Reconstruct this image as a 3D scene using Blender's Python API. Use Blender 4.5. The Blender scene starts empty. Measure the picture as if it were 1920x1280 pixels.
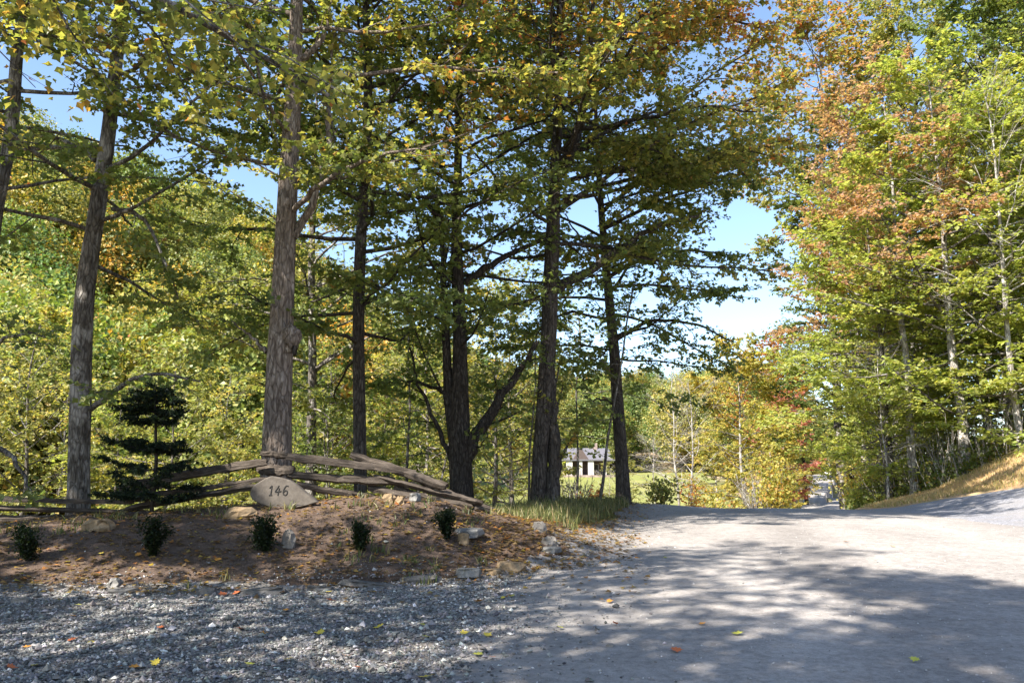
import bpy, math, random
import numpy as np
from mathutils import Vector, Matrix

# ------------------------------------------------------------------ camera, sky, sun, exposure
SC = bpy.context.scene
COL = SC.collection
FPX = 1550.0                      # focal length in pixels of a 1920 wide frame
PITCH = math.radians(9.5)
CAMZ = 1.6
cam_d = bpy.data.cameras.new('camera')
cam_d.sensor_width = 36.0
cam_d.lens = 36.0 * FPX / 1920.0
cam_d.clip_start = 0.05
cam_d.clip_end = 4000.0
cam = bpy.data.objects.new('camera', cam_d)
cam.location = (0, 0, CAMZ)
cam.rotation_euler = (math.radians(90) + PITCH, 0, 0)
COL.objects.link(cam)
SC.camera = cam

SUN_DIR = Vector((-0.74, -0.67, 0)).normalized()      # horizontal direction towards the sun
SUN_EL = math.radians(44)
world = bpy.data.worlds.new('World')
SC.world = world
world.use_nodes = True
wn = world.node_tree
wn.nodes.clear()
sky = wn.nodes.new('ShaderNodeTexSky')
sky.sky_type = 'NISHITA'
sky.sun_disc = False
sky.sun_elevation = SUN_EL
sky.sun_rotation = math.atan2(SUN_DIR.x, SUN_DIR.y)
sky.altitude = 900
sky.air_density = 1.0
sky.dust_density = 0.6
sky.ozone_density = 1.0
bg = wn.nodes.new('ShaderNodeBackground')
bg.inputs['Strength'].default_value = 0.10
wo = wn.nodes.new('ShaderNodeOutputWorld')
wn.links.new(sky.outputs[0], bg.inputs[0])
wn.links.new(bg.outputs[0], wo.inputs[0])

sun_d = bpy.data.lights.new('sun', 'SUN')
sun_d.energy = 4.6
sun_d.angle = math.radians(0.53)
sun_d.color = (1.0, 0.94, 0.84)
sun = bpy.data.objects.new('sun', sun_d)
to_sun = Vector((SUN_DIR.x * math.cos(SUN_EL), SUN_DIR.y * math.cos(SUN_EL), math.sin(SUN_EL)))
sun.rotation_euler = to_sun.to_track_quat('Z', 'Y').to_euler()
sun.location = (-30, -15, 40)
COL.objects.link(sun)

SC.view_settings.view_transform = 'Standard'
SC.view_settings.look = 'None'
SC.view_settings.gamma = 1.0
SC.view_settings.use_curve_mapping = False
SC.view_settings.exposure = 1.8
SC.render.engine = 'CYCLES'
cy = SC.cycles
cy.max_bounces = 5
cy.diffuse_bounces = 3
cy.glossy_bounces = 2
cy.transmission_bounces = 3
cy.transparent_max_bounces = 4
cy.caustics_reflective = False
cy.caustics_refractive = False
cy.use_denoising = True
cy.sample_clamp_indirect = 6.0

# ------------------------------------------------------------------ helpers
CP, SP = math.cos(PITCH), math.sin(PITCH)
def pix(px, py, Y):
    """world point at depth Y seen at pixel (px, py) of the 1920x1280 photograph"""
    u = (px - 960) / FPX; v = (640 - py) / FPX
    s = Y / (CP - v * SP)
    return np.array((u * s, Y, CAMZ + (SP + v * CP) * s))
def sstep(t):
    t = np.clip(t, 0, 1); return t * t * (3 - 2 * t)
def hash2(ix, iy, seed=0):
    n = (ix * 374761393 + iy * 668265263 + seed * 974711) & 0x7fffffff
    n = ((n ^ (n >> 13)) * 1274126177) & 0x7fffffff
    return ((n ^ (n >> 16)) & 0xffff) / 65535.0
def vnoise(x, y, seed=0):
    x = np.asarray(x, float); y = np.asarray(y, float)
    ix = np.floor(x).astype(np.int64); iy = np.floor(y).astype(np.int64)
    fx = sstep(x - ix); fy = sstep(y - iy)
    a = hash2(ix, iy, seed); b = hash2(ix + 1, iy, seed); c = hash2(ix, iy + 1, seed); d = hash2(ix + 1, iy + 1, seed)
    return (a * (1 - fx) + b * fx) * (1 - fy) + (c * (1 - fx) + d * fx) * fy - 0.5
def fnoise(x, y, s, seed=0):
    return vnoise(x / s, y / s, seed) + 0.5 * vnoise(x / s * 2.1, y / s * 2.1, seed + 7) + 0.25 * vnoise(x / s * 4.3, y / s * 4.3, seed + 13)

def tag(o, label=None, cat=None, group=None, kind=None):
    if label: o['label'] = label
    if cat: o['category'] = cat
    if group: o['group'] = group
    if kind: o['kind'] = kind
    return o
def empty(name, loc, label=None, cat=None, group=None):
    o = bpy.data.objects.new(name, None)
    o.empty_display_size = 0.2
    o.location = [float(c) for c in loc]
    COL.objects.link(o)
    return tag(o, label, cat, group)
def link_mesh(name, me, parent=None, mat=None):
    o = bpy.data.objects.new(name, me)
    if mat is not None and len(me.materials) == 0: me.materials.append(mat)
    COL.objects.link(o)
    if parent is not None: o.parent = parent
    return o
def npmesh(name, V, F, cols=None, smooth=False):
    """mesh from arrays; F is (M,k)"""
    V = np.asarray(V, np.float32); F = np.asarray(F, np.int32)
    me = bpy.data.meshes.new(name)
    M, k = F.shape
    me.vertices.add(len(V)); me.vertices.foreach_set('co', V.ravel())
    me.loops.add(M * k); me.loops.foreach_set('vertex_index', F.ravel())
    me.polygons.add(M)
    me.polygons.foreach_set('loop_start', np.arange(0, M * k, k, dtype=np.int32))
    me.polygons.foreach_set('loop_total', np.full(M, k, np.int32))
    me.polygons.foreach_set('use_smooth', np.full(M, bool(smooth)))
    if cols is not None:
        c4 = np.ones((len(V), 4), np.float32); c4[:, :3] = cols
        at = me.color_attributes.new('tint', 'FLOAT_COLOR', 'POINT')
        at.data.foreach_set('color', c4.ravel())
    me.update(); me.validate()
    return me
class Bag:
    """collects constant-k faces"""
    def __init__(s): s.V = []; s.F = []; s.n = 0
    def add(s, V, F):
        V = np.asarray(V, float).reshape(-1, 3); F = np.asarray(F, int)
        s.V.append(V); s.F.append(F + s.n); s.n += len(V)
    def mesh(s, name, smooth=True):
        return npmesh(name, np.concatenate(s.V), np.concatenate(s.F), smooth=smooth)
def norm(v):
    v = np.asarray(v, float); return v / (np.linalg.norm(v, axis=-1, keepdims=True) + 1e-9)
def frames(P):
    T = np.gradient(P, axis=0); T = norm(T)
    ref = np.array((1.0, 0.13, 0.07)) if abs(T[0][0]) < 0.8 else np.array((0.1, 1.0, 0.1))
    S = norm(np.cross(T, ref)); U = np.cross(S, T)
    return T, S, U
def tube(bag, P, R, n=6, prof=None, cap=True):
    P = np.asarray(P, float); R = np.asarray(R, float)
    T, S, U = frames(P)
    a = np.linspace(0, 2 * np.pi, n, endpoint=False)
    rr = R[:, None] * (prof if prof is not None else 1.0) * np.ones((len(P), n))
    V = P[:, None] + rr[..., None] * (np.cos(a)[None, :, None] * S[:, None] + np.sin(a)[None, :, None] * U[:, None])
    m = len(P)
    i = np.arange(m - 1)[:, None] * n; j = np.arange(n)[None]
    j2 = (j + 1) % n
    F = np.stack([i + j, i + j2, i + n + j2, i + n + j], -1).reshape(-1, 4)
    bag.add(V.reshape(-1, 3), F)
    if cap:
        for k0 in (0, m - 1):
            ring = V[k0]; c = ring.mean(0)
            VV = np.vstack([ring, c[None]])
            idx = np.arange(n)
            FF = np.stack([idx, (idx + 1) % n, np.full(n, n), np.full(n, n)], -1)
            if n % 2 == 0:
                q = np.arange(0, n, 2)
                FF = np.stack([q, (q + 1) % n, (q + 2) % n, np.full(len(q), n)], -1)
                if k0 == 0: FF = FF[:, ::-1]
                bag.add(VV, FF)
def spline(pts, n):
    pts = np.asarray(pts, float)
    d = np.r_[0, np.cumsum(np.linalg.norm(np.diff(pts[:, :3], axis=0), axis=1))]
    t = np.linspace(0, d[-1], n)
    m = np.gradient(pts, d, axis=0) if len(pts) > 2 else np.repeat((pts[1:] - pts[:1]) / d[-1], 2, 0)
    k = np.clip(np.searchsorted(d, t, side='right') - 1, 0, len(d) - 2)
    h = (d[k + 1] - d[k])[:, None]; u = ((t - d[k])[:, None]) / h
    return (2*u**3-3*u**2+1)*pts[k] + (u**3-2*u**2+u)*h*m[k] + (-2*u**3+3*u**2)*pts[k+1] + (u**3-u**2)*h*m[k+1]

# ------------------------------------------------------------------ materials
def newmat(name):
    m = bpy.data.materials.new(name); m.use_nodes = True
    nt = m.node_tree; nt.nodes.clear()
    out = nt.nodes.new('ShaderNodeOutputMaterial')
    return m, nt, out
def N(nt, t, **kw):
    n = nt.nodes.new(t)
    for k, v in kw.items():
        if hasattr(n, k): setattr(n, k, v)
        else: n.inputs[k.replace('_', ' ')].default_value = v
    return n
def ramp(nt, fac, stops):
    r = nt.nodes.new('ShaderNodeValToRGB')
    el = r.color_ramp.elements
    while len(el) > 1: el.remove(el[-1])
    el[0].position = stops[0][0]; el[0].color = (*stops[0][1], 1)
    for p, c in stops[1:]:
        e = el.new(p); e.color = (*c, 1)
    nt.links.new(fac, r.inputs[0]); return r.outputs[0]
def noise(nt, scale, detail=6, rough=0.6, vec=None, dist=0.0):
    n = nt.nodes.new('ShaderNodeTexNoise')
    n.inputs['Scale'].default_value = scale; n.inputs['Detail'].default_value = detail
    n.inputs['Roughness'].default_value = rough; n.inputs['Distortion'].default_value = dist
    if vec is not None: nt.links.new(vec, n.inputs['Vector'])
    return n.outputs['Fac']
def coords(nt, scale=(1, 1, 1), kind='Object'):
    tc = nt.nodes.new('ShaderNodeTexCoord'); mp = nt.nodes.new('ShaderNodeMapping')
    mp.inputs['Scale'].default_value = scale
    nt.links.new(tc.outputs[kind], mp.inputs[0]); return mp.outputs[0]
def mixc(nt, fac, a, b, mode='MIX'):
    m = nt.nodes.new('ShaderNodeMix'); m.data_type = 'RGBA'; m.blend_type = mode
    if isinstance(fac, (int, float)): m.inputs[0].default_value = fac
    else: nt.links.new(fac, m.inputs[0])
    for i, c in ((6, a), (7, b)):
        if isinstance(c, tuple): m.inputs[i].default_value = (*c, 1)
        else: nt.links.new(c, m.inputs[i])
    return m.outputs[2]
def finish(nt, out, color, rough=0.9, bump=None, bs=0.5, bd=0.02, spec=0.25):
    p = nt.nodes.new('ShaderNodeBsdfPrincipled')
    if isinstance(color, tuple): p.inputs['Base Color'].default_value = (*color, 1)
    else: nt.links.new(color, p.inputs['Base Color'])
    p.inputs['Roughness'].default_value = rough
    p.inputs['Specular IOR Level'].default_value = spec
    if bump is not None:
        b = nt.nodes.new('ShaderNodeBump'); b.inputs['Strength'].default_value = bs; b.inputs['Distance'].default_value = bd
        nt.links.new(bump, b.inputs['Height']); nt.links.new(b.outputs[0], p.inputs['Normal'])
    nt.links.new(p.outputs[0], out.inputs[0])
    return p
def leaf_material(name, trans=0.55, rnd=False):
    m, nt, out = newmat(name)
    at = N(nt, 'ShaderNodeVertexColor'); at.layer_name = 'tint'
    col = at.outputs[0]
    if rnd:
        oi = N(nt, 'ShaderNodeObjectInfo')
        tint = ramp(nt, oi.outputs['Random'], [(0, (0.75, 0.95, 0.6)), (.4, (1.0, 1.0, 1.0)), (.7, (1.35, 1.1, .7)), (.85, (1.7, 1.0, .5)), (1, (0.7, 1.0, .9))])
        col = mixc(nt, 1.0, col, tint, 'MULTIPLY')
    p = nt.nodes.new('ShaderNodeBsdfPrincipled')
    nt.links.new(col, p.inputs['Base Color'])
    p.inputs['Roughness'].default_value = 0.45
    p.inputs['Specular IOR Level'].default_value = 0.35
    tr = nt.nodes.new('ShaderNodeBsdfTranslucent')
    c2 = mixc(nt, 1.0, col, (1.26, 1.25, 0.62), 'MULTIPLY')
    nt.links.new(c2, tr.inputs[0])
    mx = nt.nodes.new('ShaderNodeMixShader'); mx.inputs[0].default_value = trans
    nt.links.new(p.outputs[0], mx.inputs[1]); nt.links.new(tr.outputs[0], mx.inputs[2])
    nt.links.new(mx.outputs[0], out.inputs[0])
    return m
def bark_material(name, dark, mid, light, patch=0.55, scale=1.0):
    m, nt, out = newmat(name)
    v = coords(nt, (9 * scale, 9 * scale, 1.6 * scale))
    f = noise(nt, 3.0, 8, 0.65, v, 0.6)
    col = ramp(nt, f, [(.3, dark), (.52, mid), (.75, light)])
    v2 = coords(nt, (2.2, 2.2, 1.3))
    f2 = noise(nt, 2.0, 5, 0.6, v2)
    pf = ramp(nt, f2, [(patch, (0, 0, 0)), (patch + .1, (1, 1, 1))])
    lich = tuple(min(1, c * 1.35 + .03) for c in light)
    mm = nt.nodes.new('ShaderNodeMath'); mm.operation = 'MULTIPLY'; mm.inputs[1].default_value = .75
    nt.links.new(pf, mm.inputs[0])
    col = mixc(nt, mm.outputs[0], col, lich)
    vo = nt.nodes.new('ShaderNodeTexVoronoi'); vo.feature = 'DISTANCE_TO_EDGE'; vo.inputs['Scale'].default_value = 1.0
    wv = coords(nt, (16 * scale, 16 * scale, 4.2 * scale)); ad = nt.nodes.new('ShaderNodeVectorMath'); ad.operation = 'ADD'
    nz = nt.nodes.new('ShaderNodeTexNoise'); nz.inputs['Scale'].default_value = 5.0; nt.links.new(coords(nt, (1, 1, .6)), nz.inputs['Vector'])
    ms = nt.nodes.new('ShaderNodeVectorMath'); ms.operation = 'SCALE'; ms.inputs['Scale'].default_value = 2.2; nt.links.new(nz.outputs['Color'], ms.inputs[0])
    nt.links.new(wv, ad.inputs[0]); nt.links.new(ms.outputs[0], ad.inputs[1]); nt.links.new(ad.outputs[0], vo.inputs['Vector'])
    crack = ramp(nt, vo.outputs['Distance'], [(.0, (.38, .36, .35)), (.16, (1, 1, 1))])
    col = mixc(nt, .8, col, crack, 'MULTIPLY')
    hm = nt.nodes.new('ShaderNodeMath'); hm.operation = 'MULTIPLY'; nt.links.new(crack, hm.inputs[0]); nt.links.new(f, hm.inputs[1])
    finish(nt, out, col, 0.92, hm.outputs[0], 1.0, 0.04, 0.12)
    return m

LEAF = leaf_material('leaf_surface')
LEAF_FAR = leaf_material('leaf_far', 0.35, True)
GRASSM = leaf_material('grass_blade', 0.3)
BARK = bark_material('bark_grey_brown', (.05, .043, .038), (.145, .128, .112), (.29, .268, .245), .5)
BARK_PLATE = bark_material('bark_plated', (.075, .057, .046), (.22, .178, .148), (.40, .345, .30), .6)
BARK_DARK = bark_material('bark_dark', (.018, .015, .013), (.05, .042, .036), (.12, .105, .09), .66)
BARK_SHADE = bark_material('bark_painted_shade', (.026, .022, .019), (.075, .064, .055), (.17, .15, .133), .62)  # darker copy of the bark, shade painted in for the near-silhouette trunks
BARK_PALE = bark_material('bark_pale', (.16, .14, .12), (.34, .31, .28), (.52, .50, .46), .5)
def rock_mat(name, a, b, c, sc=6):
    m, nt, out = newmat(name)
    v = coords(nt)
    f = noise(nt, sc, 8, .65, v); g = noise(nt, sc * 6, 5, .6, v)
    col = ramp(nt, f, [(.3, a), (.5, b), (.72, c)])
    col = mixc(nt, .3, col, ramp(nt, g, [(.35, a), (.65, c)]))
    finish(nt, out, col, .9, f, .6, .03)
    return m
ROCK_TAN = rock_mat('rock_tan', (.12, .08, .045), (.23, .16, .09), (.33, .245, .155))
ROCK_GREY = rock_mat('rock_grey', (.075, .073, .068), (.155, .15, .14), (.26, .25, .235))
ROCK_DARK = rock_mat('rock_slate', (.045, .045, .045), (.10, .095, .09), (.17, .16, .15))
ROCK_PALE = rock_mat('rock_pale', (.12, .10, .085), (.20, .18, .155), (.30, .27, .24))
ROCK_SIGN = rock_mat('rock_sign_face', (.055, .046, .038), (.11, .094, .08), (.17, .149, .126), 3)

def mat_ground():
    m, nt, out = newmat('leaf_litter_ground')
    v = coords(nt)
    a = noise(nt, .35, 6, .6, v); b = noise(nt, 9, 8, .7, v); c = noise(nt, .06, 4, .5, v)
    lit = ramp(nt, b, [(.3, (.05, .035, .02)), (.5, (.16, .11, .06)), (.7, (.30, .21, .11))])
    grn = ramp(nt, b, [(.3, (.05, .07, .02)), (.55, (.13, .15, .045)), (.75, (.26, .24, .09))])
    col = mixc(nt, ramp(nt, a, [(.42, (0, 0, 0)), (.58, (1, 1, 1))]), lit, grn)
    tan = ramp(nt, b, [(.3, (.24, .17, .11)), (.7, (.45, .35, .23))])
    col = mixc(nt, ramp(nt, c, [(.5, (0, 0, 0)), (.62, (1, 1, 1))]), col, tan)
    finish(nt, out, col, .95, b, .7, .05, .1); return m
def mat_road():
    m, nt, out = newmat('packed_gravel_road')
    v = coords(nt); vs = coords(nt, (1.0, .16, 1))
    a = noise(nt, .9, 6, .55, vs); b = noise(nt, 45, 6, .7, v); c = noise(nt, 160, 4, .7, v); d = noise(nt, 3.5, 7, .65, v)
    e = noise(nt, 14, 6, .75, v)
    col = ramp(nt, a, [(.3, (.185, .165, .153)), (.5, (.24, .215, .20)), (.7, (.30, .275, .256))])
    col = mixc(nt, .38, col, ramp(nt, b, [(.34, (.08, .074, .07)), (.5, (.26, .24, .225)), (.64, (.50, .47, .45))]))
    col = mixc(nt, .30, col, ramp(nt, c, [(.38, (.06, .055, .055)), (.6, (.52, .49, .47))]))
    col = mixc(nt, .28, col, ramp(nt, d, [(.38, (.15, .135, .125)), (.62, (.38, .355, .335))]))
    col = mixc(nt, .30, col, ramp(nt, e, [(.36, (.12, .108, .10)), (.62, (.40, .37, .35))]))
    at = N(nt, 'ShaderNodeVertexColor'); at.layer_name = 'tint'
    col = mixc(nt, 1.0, col, at.outputs[0], 'MULTIPLY')
    finish(nt, out, col, .93, b, .5, .02, .12); return m
def mat_gravel(name, lo, mid, hi, dirt):
    m, nt, out = newmat(name)
    v = coords(nt)
    vo = nt.nodes.new('ShaderNodeTexVoronoi'); vo.inputs['Scale'].default_value = 38
    nt.links.new(v, vo.inputs['Vector'])
    sep = nt.nodes.new('ShaderNodeSeparateColor'); nt.links.new(vo.outputs['Color'], sep.inputs[0])
    col = ramp(nt, sep.outputs[0], [(0, lo), (.5, mid), (1, hi)])
    a = noise(nt, 1.1, 6, .6, v)
    col = mixc(nt, ramp(nt, a, [(.42, (0, 0, 0)), (.66, (.8, .8, .8))]), col, dirt)
    finish(nt, out, col, .9, vo.outputs['Distance'], .7, .02, .2); return m
def mat_mulch():
    m, nt, out = newmat('red_brown_mulch')
    v = coords(nt)
    a = noise(nt, 1.3, 6, .6, v); b = noise(nt, 22, 8, .75, v); c = noise(nt, 90, 4, .7, v)
    col = ramp(nt, a, [(.3, (.05, .034, .025)), (.5, (.088, .060, .045)), (.7, (.15, .098, .075))])
    col = mixc(nt, .55, col, ramp(nt, b, [(.32, (.017, .013, .010)), (.5, (.095, .064, .048)), (.7, (.27, .185, .14))]))
    col = mixc(nt, .25, col, ramp(nt, c, [(.35, (.03, .02, .018)), (.7, (.42, .32, .25))]))
    finish(nt, out, col, .96, b, .9, .04, .1); return m
def mat_bank():
    m, nt, out = newmat('dry_mown_grass')
    v = coords(nt)
    a = noise(nt, .9, 6, .6, v); b = noise(nt, 30, 7, .7, v)
    col = ramp(nt, a, [(.3, (.33, .22, .11)), (.5, (.42, .265, .15)), (.7, (.31, .25, .10))])
    col = mixc(nt, .4, col, ramp(nt, b, [(.3, (.16, .11, .05)), (.7, (.56, .42, .24))]))
    finish(nt, out, col, .95, b, .7, .04, .1); return m
def mat_meadow():
    m, nt, out = newmat('meadow_grass')
    v = coords(nt)
    a = noise(nt, .12, 6, .6, v); b = noise(nt, 3, 7, .7, v)
    col = ramp(nt, a, [(.3, (.14, .16, .045)), (.5, (.19, .20, .06)), (.7, (.28, .24, .10))])
    col = mixc(nt, .3, col, ramp(nt, b, [(.3, (.10, .13, .03)), (.7, (.38, .36, .13))]))
    finish(nt, out, col, .95, b, .5, .1, .1); return m
def mat_tint(name, rough=.9, sc=40):
    m, nt, out = newmat(name)
    at = N(nt, 'ShaderNodeVertexColor'); at.layer_name = 'tint'
    f = noise(nt, sc, 5, .6, coords(nt))
    col = mixc(nt, 1.0, at.outputs[0], ramp(nt, f, [(.3, (.7, .7, .7)), (.7, (1.2, 1.2, 1.2))]), 'MULTIPLY')
    finish(nt, out, col, rough, f, .4, .01, .3); return m
def mat_wood():
    m, nt, out = newmat('weathered_split_wood')
    v = coords(nt, (1.2, 14, 14)); f = noise(nt, 3, 8, .65, v, .4); g = noise(nt, 1.6, 5, .6, coords(nt))
    col = ramp(nt, f, [(.3, (.017, .013, .011)), (.5, (.062, .049, .039)), (.72, (.17, .14, .115))])
    col = mixc(nt, ramp(nt, g, [(.4, (0, 0, 0)), (.7, (.4, .4, .4))]), col, (.11, .092, .078))
    finish(nt, out, col, .9, f, .9, .03, .15); return m
def flat(name, c, rough=.7, spec=.3, sc=8, amt=.25):
    m, nt, out = newmat(name)
    f = noise(nt, sc, 6, .6, coords(nt))
    col = ramp(nt, f, [(.3, tuple(x * (1 - amt) for x in c)), (.7, tuple(min(1, x * (1 + amt)) for x in c))])
    finish(nt, out, col, rough, f, .2, .01, spec); return m
M_GROUND, M_ROAD, M_MULCH, M_BANK, M_MEADOW = mat_ground(), mat_road(), mat_mulch(), mat_bank(), mat_meadow()
M_GRAVEL = mat_gravel('loose_gravel', (.075, .072, .068), (.175, .17, .163), (.38, .372, .36), (.17, .145, .122))
M_DRIVE = mat_gravel('bluish_gravel', (.13, .13, .142), (.21, .21, .23), (.34, .34, .365), (.24, .225, .22))
M_PEB, M_WOOD = mat_tint('gravel_chip'), mat_wood()

# ------------------------------------------------------------------ terrain
def hermite(y, y0, z0, m0, y1, z1, m1):
    h = y1 - y0; u = np.clip((y - y0) / h, 0, 1)
    return (2*u**3-3*u**2+1)*z0 + (u**3-2*u**2+u)*h*m0 + (-2*u**3+3*u**2)*z1 + (u**3-u**2)*h*m1
def base_z(y):
    y = np.asarray(y, float)
    p = .083 * y - .002195 * y * y
    p = np.where(y < 0, .083 * np.maximum(y, -25), p)
    m45 = .083 - .00439 * 45; z45 = .083 * 45 - .002195 * 2025
    p = np.where(y > 45, hermite(y, 45, z45, m45, 58, -1.55, 0), p)
    p = np.where(y > 58, hermite(y, 58, -1.55, 0, 85, -1.2, .004), p)
    p = np.where(y > 85, -1.2 - .0006 * (y - 85), p)
    return p
YK = np.array([-40, 0, 7, 16, 24, 30, 45, 80, 150, 300, 900.])
XLK = np.array([-11.3, -1.95, -.3, 1.8, 3.7, 5.6, 12.0, 27.0, 54.0, 108.0, 340.])
XRK = np.array([1.0, 7.0, 8.05, 9.4, 10.6, 11.6, 17.0, 31.2, 58.0, 112.0, 345.])
def xl(y): return np.interp(y, YK, XLK)
def xr(y): return np.interp(y, YK, XRK)
RIDGE = np.array([(-40, 9.0, .4), (-14, 10.6, .85), (-6.9, 11.2, 1.0), (-5.5, 11.25, 1.12), (-3.25, 11.5, 1.25), (-1.8, 11.6, 1.36), (-1.2, 11.65, 1.3),
                  (-.45, 11.9, 1.15), (.05, 12.5, .99), (.5, 15, 1.02), (.75, 17, 1.1), (2.9, 21.5, 1.02), (5.8, 27, .72), (10, 38, .0), (20, 60, -1.5), (58, 150, -1.2), (350, 900, -1.5)])
RW = np.array([3.3, 3.3, 3.3, 3.3, 3.4, 3.3, 3.1, 2.6, 1.9, 1.5, 1.5, 1.3, 1.2, 1.2, 1.2, 1.2, 1.2])
BD = np.array([-1e3, 0, .8, 3.3, 5.6, 10, 30, 80, 300])
BZ = np.array([0, 0, .05, .62, 2.0, 4.0, 11, 22, 40])
AZ = np.array([-3, -.95, -.62, -.31, -.17, -.05, .03, .22, .32, .42, .6, 3])
HT = np.array([.29, .30, .285, .20, .105, .07, .065, .06, .07, .08, .06, .06])
HS = np.array([58, 58, 58, 60, 78, 110, 165, 165, 170, 190, 200, 200.])
def ridge_info(x, y):
    best = np.full(x.shape, 1e9); zc = np.zeros(x.shape); w = np.ones(x.shape); side = np.zeros(x.shape); along = np.zeros(x.shape)
    acc = 0.0
    for i in range(len(RIDGE) - 1):
        a, b = RIDGE[i], RIDGE[i + 1]
        dx, dy = b[0] - a[0], b[1] - a[1]; L2 = dx * dx + dy * dy
        t = np.clip(((x - a[0]) * dx + (y - a[1]) * dy) / L2, 0, 1)
        ex, ey = x - (a[0] + t * dx), y - (a[1] + t * dy)
        d = np.hypot(ex, ey); k = d < best
        best = np.where(k, d, best); zc = np.where(k, a[2] + t * (b[2] - a[2]), zc); w = np.where(k, RW[i] + t * (RW[i+1] - RW[i]), w)
        side = np.where(k, np.sign(-dy * ex + dx * ey), side); along = np.where(k, acc + t * math.sqrt(L2), along)
        acc += math.sqrt(L2)
    return best * side, zc, w, along       # signed distance: + behind (valley side)
def H(x, y):
    x = np.asarray(x, float); y = np.asarray(y, float)
    x, y = np.broadcast_arrays(x, y)
    b = base_z(y)
    d, zc, w, _ = ridge_info(x, y)
    front = b + (zc - b) * sstep(1 - np.abs(d) / w)
    val = np.interp(y, [-40, 12, 40, 80, 150, 170, 900], [-3.5, -4.4, -4.6, -2.3, 2.3, 2.6, 4])
    dd = np.maximum(d, 0)
    beh = np.maximum(val, zc - .06 * dd - .30 * np.maximum(dd - .9, 0))
    beh = beh + (val - beh) * sstep((dd - 25) / 60)
    z = np.where(d > 0, beh, front)
    r = x - xr(y)
    z = z + np.interp(r, BD, BZ) * np.where(y > 60, sstep(1 - (y - 200) / 400) * .85 + .15, 1)
    az = x / np.maximum(y, 1.0); R = np.hypot(x, y)
    s = np.interp(az, AZ, HS); h = np.interp(az, AZ, HT)
    t = sstep((R - s) / 115.0)
    z = z + t * h * (s + 115) * np.where(y > 5, 1, 0) * sstep((-(x - xl(y)) - 4) / 14)
    z = z + .10 * fnoise(x, y, 2.2, 3) * np.where((d > .6) | (r > 5), 1, .0)
    return z
def H1(x, y): return float(H(np.array([float(x)]), np.array([float(y)]))[0])
def carve(x, y):
    inside = np.minimum(x - xl(y), xr(y) + 4.0 - x)
    c = .06 * sstep((inside - .3) / .4)
    c = np.where(y > 48, .30 * sstep((np.minimum(x - xl(y), xr(y) - x) + 1.2) / 1.0), c)
    d, _, w, _ = ridge_info(x, y)
    m = ((d < .55) & (y < 16) & (x < xl(y) + .4)).astype(float)
    c = np.maximum(c, .06 * m * (y > .2))
    return c
def axis(neg, pos, dense0, dense1, step, grow=1.12, cap=25):
    a = list(np.arange(dense0, dense1 + 1e-6, step))
    s = step
    while a[-1] < pos: s = min(s * grow, cap); a.append(a[-1] + s)
    s = step
    while a[0] > neg: s = min(s * grow, cap); a.insert(0, a[0] - s)
    return np.array(a)
def grid_mesh(name, X, Y, Z, mask=None, smooth=True):
    ny, nx = X.shape
    V = np.stack([X, Y, Z], -1).reshape(-1, 3)
    i = np.arange(ny - 1)[:, None] * nx + np.arange(nx - 1)[None]
    F = np.stack([i, i + 1, i + nx + 1, i + nx], -1)
    F = F[mask] if mask is not None else F.reshape(-1, 4)
    used = np.unique(F); remap = np.full(len(V), -1); remap[used] = np.arange(len(used))
    return npmesh(name, V[used], remap[F], smooth=smooth)
xs = axis(-700, 700, -11, 18, .25, 1.055); ys = axis(-60, 900, -2, 34, .25, 1.055)
GX, GY = np.meshgrid(xs, ys)
GZ = H(GX, GY) - carve(GX, GY)
g = link_mesh('ground', grid_mesh('ground', GX, GY, GZ), mat=M_GROUND); tag(g, kind='structure')

# road: crowned sheet with ragged edges
yy = axis(-12, 205, 0, 34, .22, 1.06, 6)
ss = np.linspace(0, 1, 41)
RYY = np.repeat(yy[:, None], len(ss), 1)
e0 = xl(yy) - .12 + .35 * fnoise(yy, yy * 0 + 3, .9, 5); e1 = xr(yy) + .1 + .25 * fnoise(yy, yy * 0 + 9, 1.3, 8)
RX = e0[:, None] + ss[None] * (e1 - e0)[:, None]
RZ = H(RX, RYY) + .012 + .018 * fnoise(RX, RYY, 1.6, 21) * np.where(RYY < 40, 1, .3) + .05 * np.sin(np.pi * ss)[None] * np.where(RYY < 60, 1, 1) 
RZ = RZ + np.where(RYY > 45, .05, 0)
rme = grid_mesh('road', RX, RYY, RZ)
rwv = 1 + .13 * (np.exp(-((ss - .30) / .05) ** 2) + np.exp(-((ss - .52) / .05) ** 2) + .7 * np.exp(-((ss - .74) / .06) ** 2))[None] * (1 + .8 * fnoise(RX, RYY * .3, 1.4, 33)) - .20 * (np.exp(-(ss / .07) ** 2) + np.exp(-((1 - ss) / .05) ** 2) + .4 * np.exp(-((ss - .41) / .04) ** 2))[None] + .16 * fnoise(RX, RYY * .5, 1.1, 35)
rc4 = np.ones((RX.size, 4), np.float32); rc4[:, :3] = np.clip(rwv, .5, 1.4).reshape(-1, 1) * np.array((1, .995, .985))
rme.color_attributes.new('tint', 'FLOAT_COLOR', 'POINT').data.foreach_set('color', rc4.ravel())
road = link_mesh('road', rme, mat=M_ROAD); tag(road, kind='structure')
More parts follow.
